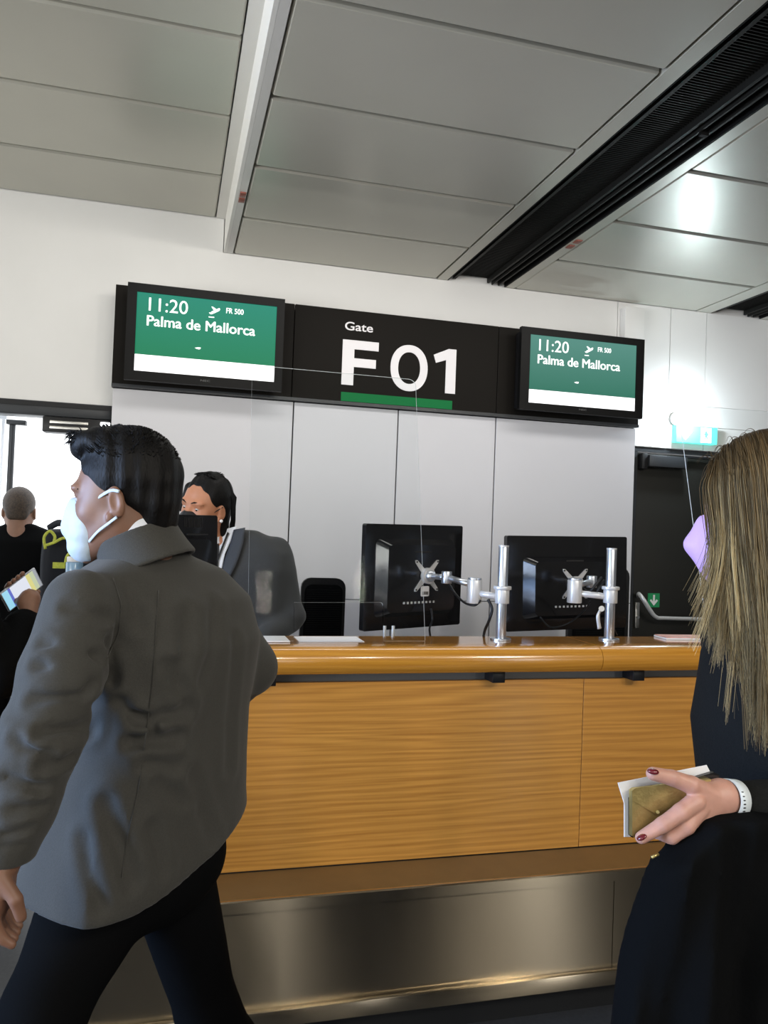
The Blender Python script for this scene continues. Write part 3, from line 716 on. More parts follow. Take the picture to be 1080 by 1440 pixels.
vesa_arm(Mx1, (.018, h1*.515), 'metal monitor arm on the left pole with a long bare tube reaching left', 1.108, 2.53, 1.475, [Vector((1.108, 2.53, at(702, 838, 2.53).z)), at(667, 832, 2.60), at(628, 812, 2.72)])
# monitor 2
Mx2, w2, h2 = frame_px((711, 753), (879, 755), (709, 888), 2.86, 2.92)
m2o = monitor(Mx2, w2, h2, 'wide black monitor seen from behind, right of the first metal pole', hump=(.74, .66))
vesa_arm(Mx2, (.0, h2*.50), 'folded metal monitor arm on the right pole with clamp lever', 1.524, 2.53, 1.478, [Vector((1.524, 2.53, at(856, 838, 2.53).z)), at(808, 832, 2.58), at(832, 818, 2.68)])
ma2 = [o for o in bpy.data.objects if o.name.startswith('swivel_mount')][-1]
tube('clamp_lever', smooth_path([at(846, 856, 2.50), at(841, 866, 2.495), at(843, 884, 2.495)], 5), [.006]*5+[.008]*5+[.009], M['alu_white'], ma2, seg=10, flat=.7)
cyl('clamp_knob', at(846, 856, 2.50), at(846, 856, 2.485), .010, M['steel'], ma2)
def cable(pts, r=.0042, label='black cable', par=None, name='cable'):
    return tube(name, smooth_path(pts, 7), r, M['dark'], par, seg=8)
ma1 = bpy.data.objects['swivel_mount']
cable([at(632, 822, 2.74), at(641, 836, 2.70), at(654, 848, 2.62), at(668, 851, 2.585), at(676, 844, 2.575)], par=ma1)
cable([at(686, 843, 2.56), at(692, 856, 2.55), at(688, 872, 2.56), at(682, 886, 2.60), at(679, 900, 2.68)], .005, par=ma1)
cable([at(606, 856, 2.80), at(608, 872, 2.78), at(604, 884, 2.82), at(606, 900, 2.88)], .004, par=bpy.data.objects['desk_monitor'])
cable([at(812, 822, 2.66), at(828, 832, 2.57), at(838, 822, 2.555), at(846, 812, 2.56)], .005, par=ma2)
cable([at(818, 826, 2.66), at(834, 840, 2.57), at(842, 828, 2.555), at(850, 816, 2.56)], .005, par=ma2)
cable([at(760, 868, 2.80), at(775, 882, 2.79), at(800, 876, 2.79), at(822, 858, 2.70), at(830, 846, 2.62)], .003, par=ma2)
cable([at(856, 868, 2.52), at(862, 880, 2.53), at(868, 893, 2.56)], .0015, par=ma2)
# small monitor stand foot seen through the acrylic
fo = empty('tube_stand', at(548, 895, 2.72), 'twin pale metal tubes of a stand low behind the acrylic slot', 'stand')
for px in (541, 553):
    a = at(px, 880, 2.74); cyl('stand_tube', (a.x, a.y, .7705), (a.x, a.y, a.z), .006, M['alu_white'], fo, seg=14)
box('stand_base', fo.location.x-.03, fo.location.x+.04, 2.70, 2.78, .7702, .785, M['alu'], fo, bevel=.003)
# left monitor behind the walking man's shoulder
Mx0, w0_, h0_ = frame_px((222, 723), (303, 725), (222, 832), 2.58, 2.70)
m0 = monitor(Mx0, w0_, h0_, 'dark monitor back half hidden behind the walking man\'s shoulder', cables=False, hump=(.6, .6))
bm = bmesh.new()
for k in range(12): bbox(bm, -.02+k*.006, -.0175+k*.006, -.0135, -.0122, h0_-.04, h0_-.008, Mx0)
finish('vent_slits', bm, M['black'], m0)['kind'] = 'stuff'
a = Mx0 @ Vector((0, .0, 0)); cyl('stand_neck', (a.x, a.y+.02, .7702), (a.x, a.y+.02, a.z+.01), .02, M['dark'], m0); box('stand_foot', a.x-.1, a.x+.1, a.y-.06, a.y+.1, .7702, .785, M['dark'], m0, bevel=.004)

# chairs behind the counter
def chair(px0, px1, ptop, Y, label):
    a = at(px0, ptop, Y); b = at(px1, ptop, Y); cx_ = (a.x+b.x)/2; w = b.x-a.x; zt = a.z
    e = empty('office_chair', (cx_, Y-.2, 0), label, 'chair', 'black office chairs behind the counter')
    T = Matrix.Translation((cx_, Y, 0))
    bm = bmesh.new(); rrect(bm, w, -.012, .012, .68, zt, T, .045); finish('backrest_frame', bm, M['dark'], e, autos=True, bevel=.004)
    bm = bmesh.new(); rrect(bm, w*.86, -.018, -.0122, .72, zt-.03, T, .035); o = finish('backrest_mesh', bm, M['blackcloth'], e, autos=True)
    bm = bmesh.new(); z = .74
    while z < zt-.05: bbox(bm, cx_-w*.38, cx_+w*.38, Y-.0195, Y-.0182, z, z+.003); z += .010
    finish('mesh_ribs', bm, M['slot'], o)['kind'] = 'stuff'
    bm = bmesh.new(); rrect(bm, .46, -.40, .02, .44, .52, T @ Matrix.Translation((0, -.02, 0)), .03); finish('seat', bm, M['blackcloth'], e, autos=True, bevel=.01)
    tube('back_support', smooth_path([(cx_, Y-.1, .43), (cx_, Y+.05, .45), (cx_, Y+.06, .6), (cx_, Y+.02, .75)], 4), .022, M['dark'], e)
    cyl('gas_column', (cx_, Y-.2, .08), (cx_, Y-.2, .435), .03, M['dark'], e)
    for k in range(5):
        an = 2*pi*k/5+.3; q = Vector((cx_+.27*cos(an), Y-.2+.27*sin(an), .06))
        tube('leg', [(cx_, Y-.2, .09), q], [.022, .014], M['dark'], e)
        cyl('caster', q+Vector((-.012, 0, -.028)), q+Vector((.012, 0, -.028)), .0315, M['dark'], e, seg=16)
    return e
chair(424, 486, 812, 3.62, 'black mesh backed office chair between the desk agent and the tilted monitor')
chair(800, 884, 796, 3.42, 'black office chair mostly hidden behind the wide right monitor')

# papers on the counter
pa = box('paper_sheet', 0, .21, 0, .12, 0, .0006, M['paper']); pa.location = (.405, 2.475, 1.1588); tag(pa, 'blank white paper sheet lying flat inside the acrylic slot', 'paper')
pb = box('paper_stack', 0, .13, 0, .12, 0, .004, M['paper'], bevel=.001); pb.location = (.245, 2.465, 1.1588); tag(pb, 'small stack of white papers beside the man\'s elbow on the counter', 'paper')
mg = empty('magazine', (1.80, 2.53, 1.159), 'pink printed magazine lying on the counter behind the woman\'s hair', 'magazine')
Tm = Matrix.Translation((1.90, 2.562, 1.1588)) @ Matrix.Rotation(radians(-3), 4, 'Z')
box('cover', -.14, .14, -.040, .040, .0062, .0085, M['pink'], mg, M=Tm); box('pages', -.142, .142, -.042, .042, 0, .006, M['paper'], mg, M=Tm)

# ================================================================== PEOPLE
def head_sdf(P, ears=True):
    X, Y, Z = P; A = np.abs(X); PA = [A, Y, Z]
    d = ell(P, (0, .012, .048), (.076, .097, .088))
    d = sm(d, ell(P, (0, -.033, .0), (.066, .064, .088)), .03)
    d = sm(d, rc(PA, (.046, .0, -.035), (.012, -.072, -.082), .024, .021), .03)
    d = sm(d, ell(PA, (.033, -.058, -.012), (.026, .025, .022)), .02)
    d = sm(d, ell(P, (0, -.080, -.087), (.022, .022, .018)), .02)
    d = sm(d, ell(PA, (.026, -.083, .034), (.030, .016, .010)), .015)
    d = smx(d, -ell(PA, (.032, -.104, .013), (.021, .017, .012)), .012)
    d = sm(d, rc(P, (0, -.090, .018), (0, -.113, -.018), .0085, .0125), .012)
    d = sm(d, ell(PA, (.012, -.104, -.021), (.009, .010, .008)), .006)
    d = sm(d, ell(P, (0, -.096, -.043), (.024, .011, .0065)), .006)
    d = sm(d, ell(P, (0, -.094, -.053), (.021, .011, .0065)), .005)
    d = sm(d, ell(PA, (.031, -.0785, .0205), (.018, .0135, .0055)), .004)
    d = sm(d, ell(PA, (.031, -.0785, .0035), (.017, .0125, .0035)), .004)   # upper lid
    if ears:
        e = ell([A, Y*cos(.2)+Z*sin(.2), Z*cos(.2)-Y*sin(.2)], (.079, .010, .002), (.0085, .0165, .028))
        e = smx(e, -ell([A, Y*cos(.2)+Z*sin(.2), Z*cos(.2)-Y*sin(.2)], (.087, .008, .006), (.006, .010, .018)), .004)
        e = sm(e, ell(PA, (.078, -.006, -.022), (.006, .008, .010)), .006)
        d = sm(d, e, .008)
    d = sm(d, rc(P, (0, .025, -.03), (0, .045, -.16), .055, .060), .03)
    return d
HLO, HHI = (-.10, -.14, -.19), (.10, .125, .15)
def head_mesh(xf, h=.0032):
    V, F = snets(head_sdf, HLO, HHI, h); V = relax(V, F, 1); return xform(V, xf), F
def face_bits(xf, parent, iris=True):
    for s in (-1, 1):
        bm = bmesh.new(); c = xf @ Vector((.031*s, -.0755, .0125)); bmesh.ops.create_uvsphere(bm, u_segments=16, v_segments=10, radius=.0125, matrix=Matrix.Translation(c))
        eo = finish('eye', bm, M['eyewhite'], parent, smooth=True)
        q = xf @ Vector((.0315*s, -.0870, .0105)); bm = bmesh.new(); bmesh.ops.create_uvsphere(bm, u_segments=12, v_segments=8, radius=.0058, matrix=Matrix.Translation(q) @ xf.to_3x3().to_4x4() @ Matrix.Diagonal((1, .35, 1, 1)))
        finish('iris', bm, M['iris'], eo, smooth=True)
        tube('eyebrow', [xf @ Vector((s*x, y, z)) for x, y, z in ((.013, -.0985, .032), (.028, -.0985, .038), (.044, -.0895, .038), (.056, -.076, .031))], [.0022, .0032, .003, .0012], M['hair_black'], parent, seg=6)
def head_xf(origin, yaw, pitch=0, roll=0):
    """yaw: facing angle, 0 = towards -Y, positive turns to -X"""
    return Matrix.Translation(origin) @ Matrix.Rotation(-yaw, 4, 'Z') @ Matrix.Rotation(pitch, 4, 'X') @ Matrix.Rotation(roll, 4, 'Y') @ Matrix.Diagonal((1, .9, 1, 1))
def torso_fn(rings, rot, extra=None, k=.05):
    def f(P):
        d = rings_sdf(P, rings, rot)
        if extra: d = extra(P, d)
        return d
    return f
def folds(P, amp, seed, sx=9, sz=14):
    r = np.random.default_rng(seed); X, Y, Z = P; d = 0
    for i in range(5):
        a, b, c = r.normal(0, 1, 3)*(sx, sx, sz)/1.0; p = r.uniform(0, 6.28); d = d+np.sin(a*X+b*Y+c*Z+p)*amp/(1+.4*i)
    return d
def shoe(name, heel, yaw, m, parent):
    T = Matrix.Translation(heel) @ Matrix.Rotation(yaw, 4, 'Z')
    f = lambda P: np.maximum(sm(rc(P, (0, 0, .045), (0, -.17, .032), .042, .036), rc(P, (0, .01, .06), (0, .0, .11), .045, .045), .03), -P[2]+.002)
    return sdf_obj(name, f, (-.07, -.23, -.01), (.07, .07, .15), .008, m, parent, 1, T)
def collar_ring(name, c, R, h, tilt_axis, tilt, m, parent, flare=.012, gap=None, thick=.004, n=40, squash=.85, rot=0, lift=0):
    """standing or folded collar: open ring; gap = (a0,a1) degrees kept"""
    a0, a1 = gap or (0, 360); bm = bmesh.new(); g_ = []
    Q = Matrix.Translation(c) @ Matrix.Rotation(tilt, 4, Vector(tilt_axis)) @ Matrix.Rotation(rot, 4, 'Z')
    for i in range(n+1):
        a = radians(a0+(a1-a0)*i/n); row = []
        for j, (rr, zz) in enumerate(((0, h), (.006, h*.95), (flare*.7, h*.5), (flare*1.2, 0), (flare*1.6, -h*.35))):
            row.append(bm.verts.new(Q @ Vector(((R+rr)*cos(a), (R+rr)*squash*sin(a), zz+lift*cos(a)))))
        g_.append(row)
    for i in range(n):
        for j in range(4): bm.faces.new((g_[i][j], g_[i+1][j], g_[i+1][j+1], g_[i][j+1]))
    bmesh.ops.recalc_face_normals(bm, faces=bm.faces); bmesh.ops.solidify(bm, geom=bm.faces[:], thickness=thick)
    return finish(name, bm, m, parent, smooth=True)
def hair_strands(name, paths, r0_, m, parent, colors=None):
    """thin three sided tubes, root and tip radii"""
    V, F, Cc = [], [], []
    for q, pts in enumerate(paths):
        pts = np.asarray(pts); n = len(pts); t = np.gradient(pts, axis=0); t /= np.linalg.norm(t, axis=1)[:, None]+1e-9
        u = np.cross(t, (0.3, .9, .1)); u /= np.linalg.norm(u, axis=1)[:, None]+1e-9; w = np.cross(t, u); b = len(V)*0+sum(len(v) for v in V) if False else None
        base = hair_strands.n if q else 0
        rr = r0_*np.linspace(1, .25, n)[:, None]
        ring = np.stack([pts+rr*(u*cos(k*2.094)+w*sin(k*2.094)) for k in range(3)], 1).reshape(-1, 3)
        V.append(ring); hair_strands.n = base+len(ring)
        i = np.arange(n-1)[:, None]*3+base
        for k in range(3):
            k2 = (k+1) % 3; F.append(np.concatenate([i+k, i+k2, i+3+k2, i+3+k], 1))
        if colors is not None: Cc.append(np.repeat(colors[q], 3, axis=0))
    V = np.concatenate(V); F = np.concatenate(F); o = qmesh(name, V, F, m, parent)
    if colors is not None:
        ca = o.data.color_attributes.new('strand', 'FLOAT_COLOR', 'POINT'); c4 = np.concatenate(Cc); c4 = np.concatenate([c4, np.ones((len(c4), 1))], 1)
        if len(o.data.vertices) == len(c4): ca.data.foreach_set('color', c4.astype(np.float32).ravel())
    return o
hair_strands.n = 0
def hand_sdf(P, chains, palm, k=.006):
    d = palm(P)
    for pts, rs in chains: d = sm(d, chain(P, pts, rs, .003), k)
    return d

# ------------------------------------------------------------------ the walking man
mh = at(175, 712, 1.60)
man = empty('person', (mh.x+.1, 1.62, 0), 'man in a grey suit jacket and pale face mask striding left, seen from behind', 'person')
XH = head_xf(mh, radians(103), radians(3), 0)
SL = at(112, 850, 1.44); EL = at(52, 1052, 1.36); WL = at(4, 1212, 1.34)
SR = at(298, 838, 1.78); ER = at(352, 938, 1.74); WR = at(290, 1010, 1.95)
ALF = radians(45)   # facing away and to the left; shoulder axis below
def ctr(px, py, Y=1.62): return at(px, py, Y)
rg = []
for px, py, a, b in ((172, 1400, .250, .185), (180, 1300, .240, .178), (190, 1220, .226, .170), (205, 1120, .196, .150), (222, 1000, .180, .138), (234, 900, .190, .142), (228, 840, .182, .125), (215, 800, .145, .090), (206, 780, .070, .060)):
    c = ctr(px, py); rg.append((c.z, c.x, c.y, a, b))
jac_low_l = at(19, 1297, 1.42); jac_low_r = at(353, 1150, 1.72); hem_m = at(187, 1295, 1.50)
def jacket_f(P, fold=True):
    X, Y, Z = P
    d = rings_sdf(P, rg, ALF, 2.8)
    nb = at(206, 765, 1.62)
    d = sm(d, rc(P, (nb.x, nb.y, nb.z-.062), SL+Vector((.02, .02, .0)), .055, .045), .05)
    d = sm(d, rc(P, (nb.x, nb.y, nb.z-.062), SR+Vector((-.02, -.02, 0)), .055, .045), .05)
    dr = chain(P, [SR, ER, WR], (.056, .054, .045), .02)
    d = sm(d, dr, .03)
    dl = chain(P, [SL, SL.lerp(EL, .5)+Vector((.004, 0, 0)), EL, EL.lerp(WL, .5), WL], (.060, .064, .063, .054, .043), .02)
    if fold:
        ph = 78*Z+34*X+2.2*np.sin(14*X+9*Z)
        dl = dl+.008*(np.abs(np.sin(ph*.5))**.7-.6)*np.exp(-((Z-EL.z-.015)/.085)**2)
        q2 = 26*X-11*Z+1.2*np.sin(7*Z)
        d = d+.016*(np.abs(np.sin(q2*.5))**.8-.7)*np.clip((1.05-Z)/.2, 0, 1)
        d = d+folds(P, .0022, 5, 9, 5)
    d = sm(d, dl, .007)
    hz = jac_low_l.z-.01+np.clip((X-at(170, 1290, 1.45).x), 0, 1)**1.7*1.2
    cut = hz-Z
    inside = np.sqrt((X-WL.x)**2+(Y-WL.y)**2) < .10
    cut = np.where(inside & (Z < jac_low_l.z+.2), WL.z-.0-Z, cut)
    d = smx(d, cut, .008)
    if fold:
        for a_, b_, w_, dp in CRE:
            s_ = [slice(None)]*3; dd = rc(P, a_, b_, 0.0)
            d = d+dp*(np.exp(-(dd/w_)**2)-.45*np.exp(-((dd-2.0*w_)/w_)**2))
    return d
CRE = []
jb = lambda P: jacket_f(P, False)
for x0, y0, x1, y1, w_, dp in ((192, 1012, 262, 1000, .012, .010), (188, 1042, 246, 1036, .013, .013), (205, 1072, 252, 1078, .011, .008), (168, 985, 215, 1025, .010, .008), (236, 935, 262, 985, .012, .007),
        (262, 860, 250, 960, .014, .007), (300, 850, 285, 960, .014, .006), (330, 900, 322, 1080, .012, .006), (225, 1100, 262, 1130, .012, .007), (215, 1165, 232, 1225, .012, .008), (150, 1130, 185, 1240, .014, .009), (120, 1180, 140, 1270, .013, .007),
        (270, 1090, 300, 1180, .013, .006), (60, 905, 138, 925, .009, .009), (52, 935, 128, 962, .009, .010), (45, 985, 120, 975, .009, .010), (58, 1030, 118, 1022, .009, .012), (22, 1040, 70, 1062, .009, .010), (60, 1078, 100, 1066, .009, .011),
        (10, 1095, 60, 1108, .009, .009), (15, 1140, 62, 1132, .008, .008), (5, 1175, 42, 1165, .007, .007), (2, 1190, 32, 1186, .006, .006), (95, 855, 150, 870, .010, .007), (180, 830, 200, 880, .012, .006), (150, 900, 160, 960, .010, .010), (135, 985, 128, 1030, .010, .010)):
    CRE.append((march(jb, x0, y0, 0), march(jb, x1, y1, 0), w_, dp))
sdf_obj('jacket', jacket_f, (-.52, 1.12, .72), (.42, 2.05, 1.52), .0068, M['suit'], man, 1)
# body: head and neck, trunk, forearm and hand in one mesh
V1, F1 = head_mesh(XH)
def man_core(P):
    d = rc(P, at(200, 795, 1.605), at(200, 1200, 1.62), .065, .10)
    d = sm(d, rc(P, XH @ Vector((0, .04, -.12)), at(200, 795, 1.605), .055, .056), .03)
    return d
V2, F2 = snets(man_core, (-.35, 1.3, .7), (.35, 1.95, 1.55), .012)
hd = at(7, 1250, 1.335)
fingers = []
wr = WL+Vector((0, 0, .02)); 
for i in range(4):
    o = Vector((-.012+.0075*i*0, -.028+.019*i, 0)); b0 = hd+o; fingers.append(([b0+Vector((0, 0, -.005)), b0+Vector((.004, 0, -.038)), b0+Vector((.016, 0, -.062)), b0+Vector((.030, 0, -.072))], (.0105, .0095, .0085, .007)))
fingers.append(([hd+Vector((.0, -.030, .028)), hd+Vector((.022, -.040, .0)), hd+Vector((.030, -.036, -.028))], (.012, .0105, .0085)))
palm = lambda P: sm(ell(P, hd+Vector((-.002, 0, .012)), (.017, .041, .050)), rc(P, hd+Vector((0, 0, .05)), wr+Vector((0, 0, .06)), .024, .028), .02)
V3, F3 = snets(lambda P: hand_sdf(P, fingers, palm), hd+Vector((-.08, -.08, -.11)), hd+Vector((.08, .08, .14)), .003)
joined('body', [(V1, F1), (relax(V2, F2), F2), (relax(V3, F3, 1), F3)], M['skin_tan'], man)
face_bits(XH, man)
# hair: swept up quiff, clipped sides
def man_hair(P):
    X, Y, Z = P
    n = folds(P, .0022, 3, 60, 60)
    d = ell(P, (0, .016, .058), (.083, .107, .096))
    d = sm(d, ell(P, (0, -.052, .125), (.052, .048, .026)), .03)
    d = sm(d, ell(P, (0, -.086, .112), (.040, .024, .020)), .02)
    d = sm(d, ell(P, (0, .075, .0), (.062, .040, .062)), .03)
    face = ell(P, (0, -.116, -.004), (.088, .084, .102))
    d = smx(d, -face, .006)
    cutlow = np.where(Y < -.012, (-.004-Z), (-.055-Z)+np.clip(.02-Y, 0, .1)*1.5)
    d = smx(d, cutlow, .006)
    d = smx(d, -ell([np.abs(X), Y, Z], (.086, .004, -.004), (.03, .026, .036)), .004)
    return d+n*.6
ho = sdf_obj('hair', man_hair, (-.12, -.15, -.10), (.12, .16, .20), .0035, M['hair_black'], man, 1, XH)
ps = []
for _ in range(1500):
    th = rng.uniform(0, 2*pi); ph = rng.uniform(.12, 1.25)
    n_ = np.array([sin(ph)*cos(th), sin(ph)*sin(th), cos(ph)]); p = np.array([0, .016, .058])+n_*(.082, .104, .094)
    if p[1] < -.035 and p[2] < .095: continue
    L = .006 if p[1] > -.02 else .012
    dr_ = n_*.6+np.array([rng.normal(0, .25), -.55 if p[1] < .03 else .2, .55 if p[1] < 0 else .0])
    ps.append([tuple(XH @ Vector(p+dr_*L*t)) for t in (0, .4, .8, 1.1)])
for _ in range(500):
    p = np.array([rng.uniform(-.045, .045), rng.uniform(-.10, -.055), rng.uniform(.118, .142)])
    dr_ = np.array([rng.normal(0, .2), -.6+rng.normal(0, .25), .35+rng.normal(0, .3)])
    ps.append([tuple(XH @ Vector(p+dr_*.013*t+np.array([0, 0, -.008*t*t]))) for t in (0, .4, .8, 1.1)])
hair_strands('hair_tufts', ps, .0016, M['hair_black'], ho)
# mask: tented surgical respirator with ear loops
def man_mask(P):
    X, Y, Z = P; A = np.abs(X)
    d = ell(P, (0, -.070, -.040), (.056, .048, .062))
    d = sm(d, rc(P, (0, -.108, .006), (0, -.122, -.040), .008, .010), .03)
    d = sm(d, ell(P, (0, -.080, -.080), (.036, .036, .024)), .02)
    d = smx(d, (Y+.040-(Z+.03)*.30), .004)
    return d+.0004*np.sin(260*Z)
mk = sdf_obj('face_mask', man_mask, (-.09, -.17, -.14), (.09, -.0, .06), .0035, M['mask_white'], man, 1, XH)
for s in (-1, 1):
    tube('ear_loop', smooth_path([XH @ Vector((s*x, y, z)) for x, y, z in ((.052, -.068, -.003), (.068, -.035, .012), (.082, -.002, .026), (.088, .018, .024))], 4), .0032, M['mask_white'], mk, flat=.4)
    tube('ear_loop', smooth_path([XH @ Vector((s*x, y, z)) for x, y, z in ((.052, -.056, -.066), (.070, -.032, -.048), (.080, -.008, -.034), (.086, .012, -.022))], 4), .0032, M['mask_white'], mk, flat=.4)
# shirt and jacket collars follow the neck, low in front, high behind
cn_c = at(192, 755, 1.602)
cq = Matrix.Rotation(radians(-24), 3, Vector((.35, .94, 0)).normalized()); cu, cv, cn_ = cq @ Vector((1, 0, 0)), cq @ Vector((0, 1, 0)), cq @ Vector((0, 0, 1))
def ringf(R0, h0, h1, th, flare):
    def f(P):
        X, Y, Z = P[0]-cn_c.x, P[1]-cn_c.y, P[2]-cn_c.z
        u = X*cu.x+Y*cu.y+Z*cu.z; v = X*cv.x+Y*cv.y+Z*cv.z; w = X*cn_.x+Y*cn_.y+Z*cn_.z
        rr = R0+flare*np.clip((h1-w)/(h1-h0), 0, 1)**1.5
        return np.sqrt((np.sqrt(u*u+v*v)-rr)**2+(w-np.clip(w, h0, h1))**2)-th
    return f
sdf_obj('shirt_collar', ringf(.0680, -.03, .024, .0035, .0), cn_c-Vector((.12, .12, .08)), cn_c+Vector((.12, .12, .08)), .0032, M['shirt'], man, 1)
sdf_obj('jacket_collar', ringf(.0745, -.062, .002, .0045, .016), cn_c-Vector((.15, .15, .13)), cn_c+Vector((.15, .15, .10)), .0036, M['suit'], man, 1)
# back seams
jf = lambda P: jacket_f(P, True)
strip_on('vent_seam', jf, [(170, 1235), (178, 1180), (196, 1100), (214, 960), (222, 830)], [(171.6, 1235), (179.6, 1180), (197.6, 1100), (215.6, 960), (223.6, 830)], M['suit'], man, off=.0006, n=20, nb=1, thick=.0008)
strip_on('armhole_seam', jf, [(158, 812), (170, 850), (166, 890), (150, 925)], [(160, 812), (172, 850), (168, 890), (152, 925)], M['suit'], man, off=.0006, n=14, nb=1, thick=.0008)
# trousers, striding
HP = at(195, 1215, 1.62); KA = at(292, 1425, 1.72); KB = at(62, 1425, 1.46)
FA = Vector((KA.x+.24, KA.y+.10, .12)); FB = Vector((KB.x-.10, KB.y-.02, .10))
def trs(P):
    hA = HP+Vector((.055, .07, -.04)); hB = HP+Vector((-.075, -.06, -.05))
    d = ell(P, HP+Vector((0, 0, .02)), (.165, .150, .14))
    d = sm(d, chain(P, [hA, KA, FA+Vector((0, 0, -.02))], (.088, .062, .050), .03), .02)
    d = sm(d, chain(P, [hB, KB, FB+Vector((0, 0, -.02))], (.098, .068, .050), .03), .02)
    return d+folds(P, .003, 8, 12, 8)
sdf_obj('trousers', trs, (-.62, 1.15, .02), (.75, 2.1, 1.1), .012, M['trouser'], man, 2)
shoe('shoe', (FA.x+.01, FA.y, 0), radians(-85), M['dark_gloss'], man); shoe('shoe', (FB.x+.01, FB.y, 0), radians(-85), M['dark_gloss'], man)

# ------------------------------------------------------------------ the desk agent
ah = at(289, 717, 3.08)
agent = empty('person', (ah.x+.1, 3.15, 0), 'dark haired desk agent in a charcoal suit, tie and black mask behind the counter', 'person')
XA = head_xf(ah, radians(48), radians(6), radians(10))
ar = []
for px, py, a, b in ((335, 1000, .17, .12), (338, 900, .185, .13), (342, 840, .19, .13), (345, 800, .19, .125), (348, 775, .17, .10), (345, 757, .12, .075), (335, 745, .07, .06)):
    c = at(px, py, 3.12); ar.append((c.z, c.x, c.y, a, b))
aS = at(388, 776, 3.10); aE = at(408, 868, 3.06); aW = at(340, 925, 2.86)
bS = at(300, 778, 3.22); bE = at(262, 870, 3.20); bW = at(250, 915, 2.98)
def agent_jacket(P):
    d = rings_sdf(P, ar, radians(-22))
    d = sm(d, chain(P, [aS, aE, aW], (.060, .055, .042), .02)+.003*np.sin(60*P[2]+30*P[0])*np.exp(-((P[2]-aE.z)/.08)**2), .018)
    d = sm(d, chain(P, [bS, bE, bW], (.060, .055, .042), .02), .02)
    return d+folds(P, .0015, 12, 14, 8)
sdf_obj('jacket', agent_jacket, (-.30, 2.74, .72), (.65, 3.4, 1.56), .010, M['suit_dark'], agent, 2)
V1, F1 = head_mesh(XA, .004)
V2, F2 = snets(lambda P: sm(rc(P, XA @ Vector((0, .04, -.12)), at(330, 775, 3.12), .054, .060), rc(P, at(330, 775, 3.12), at(335, 900, 3.12), .07, .09), .03), (-.2, 2.8, .8), (.6, 3.4, 1.6), .012)
hands = []
for w_, sgn in ((aW, 1), (bW, -1)):
    h_ = w_+Vector((-.05, -.06, -.01))
    fg = [([h_+Vector((-.02, -.01+.018*(i-1.5), 0)), h_+Vector((-.055, -.035+.02*(i-1.5), -.005)), h_+Vector((-.075, -.055+.02*(i-1.5), -.02))], (.009, .008, .007)) for i in range(4)]
    fg.append(([h_+Vector((.01, -.03, 0)), h_+Vector((0, -.06, -.005)), h_+Vector((-.015, -.08, -.01))], (.011, .010, .008)))
    pl2 = (lambda h_, w_: lambda P: sm(ell(P, h_, (.040, .040, .016)), rc(P, h_, w_, .022, .026), .015))(h_, w_)
    hands.append(snets(lambda P, fg=fg, pl2=pl2: hand_sdf(P, fg, pl2), h_+Vector((-.13, -.14, -.06)), h_+Vector((.10, .10, .06)), .004))
joined('body', [(V1, F1), (V2, F2)]+hands, M['skin_warm'], agent)
face_bits(XA, agent)
def agent_hair(P):
    X, Y, Z = P
    d = ell(P, (0, .018, .052), (.084, .102, .094))
    d = sm(d, rc(P, (.0, .06, .02), (.0, .075, -.11), .060, .045), .04)
    d = sm(d, rc(P, (.060, .03, .02), (.062, .055, -.10), .022, .015), .02)
    d = sm(d, rc(P, (-.070, -.035, .075), (-.082, -.055, -.01), .014, .010), .02)
    d = smx(d, -ell(P, (.012, -.112, .0), (.082, .088, .108)), .006)
    d = smx(d, -ell([X, Y, Z], (.088, -.004, -.008), (.026, .026, .040)), .006)
    return d+.0015*np.sin(180*X+40*Y)
ah_o = sdf_obj('hair', agent_hair, (-.12, -.12, -.18), (.12, .15, .18), .004, M['hair_black'], agent, 1, XA)
ps = []
for _ in range(700):
    a = rng.uniform(-1.2, 1.2); x0 = .080*sin(a); p0 = np.array([x0*.6, .01+.018*rng.normal(), .050+.094*sqrt(1-(x0*.6/.084)**2)]); 
    s_ = 1 if rng.random() < .6 else -1
    p1 = np.array([s_*(.080+.004*rng.random()), .05+.03*rng.random(), .06]); p2 = np.array([s_*(.078+.008*rng.random()), .065+.02*rng.random(), -.03]); p3 = np.array([s_*(.05+.035*rng.random()), .06+.03*rng.random(), -.13-.02*rng.random()])
    ps.append([tuple(XA @ Vector(p)) for p in (p0, np.array([s_*.052, p0[1]*.6+.02, .122]), p1, p2, p3)])
hair_strands('loose_strands', ps, .0016, M['hair_black'], ah_o)
def agent_mask(P):
    X, Y, Z = P
    d = ell(P, (0, -.070, -.048), (.060, .058, .058)); d = sm(d, rc(P, (0, -.108, -.008), (0, -.118, -.04), .010, .014), .02)
    return smx(d, Y+.030, .004)
am = sdf_obj('face_mask', agent_mask, (-.09, -.15, -.12), (.09, .0, .05), .004, M['mask_black'], agent, 1, XA)
for s in (-1, 1): tube('ear_loop', smooth_path([XA @ Vector((s*x, y, z)) for x, y, z in ((.055, -.055, -.015), (.070, -.025, .006), (.083, .005, .026))], 4), .002, M['mask_black'], am)
bm = bmesh.new(); q = at(316.5, 713, 3.0); q = XA @ Vector((.086, .0, -.026)); bmesh.ops.create_uvsphere(bm, u_segments=12, v_segments=8, radius=.0065, matrix=Matrix.Translation(q)); finish('earring', bm, mat('white_stud', (.9, .9, .9), .2, emit=(1, 1, 1), estr=0), agent, smooth=True)
ajf = agent_jacket
strip_on('shirt_front', ajf, [(303, 748), (300, 775), (298, 800), (300, 840)], [(333, 740), (326, 758), (316, 780), (305, 840)], M['shirt'], agent, off=.006, n=10, nb=5)
strip_on('tie', ajf, [(300, 758), (301, 766), (300, 800), (301, 835)], [(309, 754), (308, 764), (307, 800), (306, 835)], M['mask_black'], agent, off=.013, n=8, nb=3)
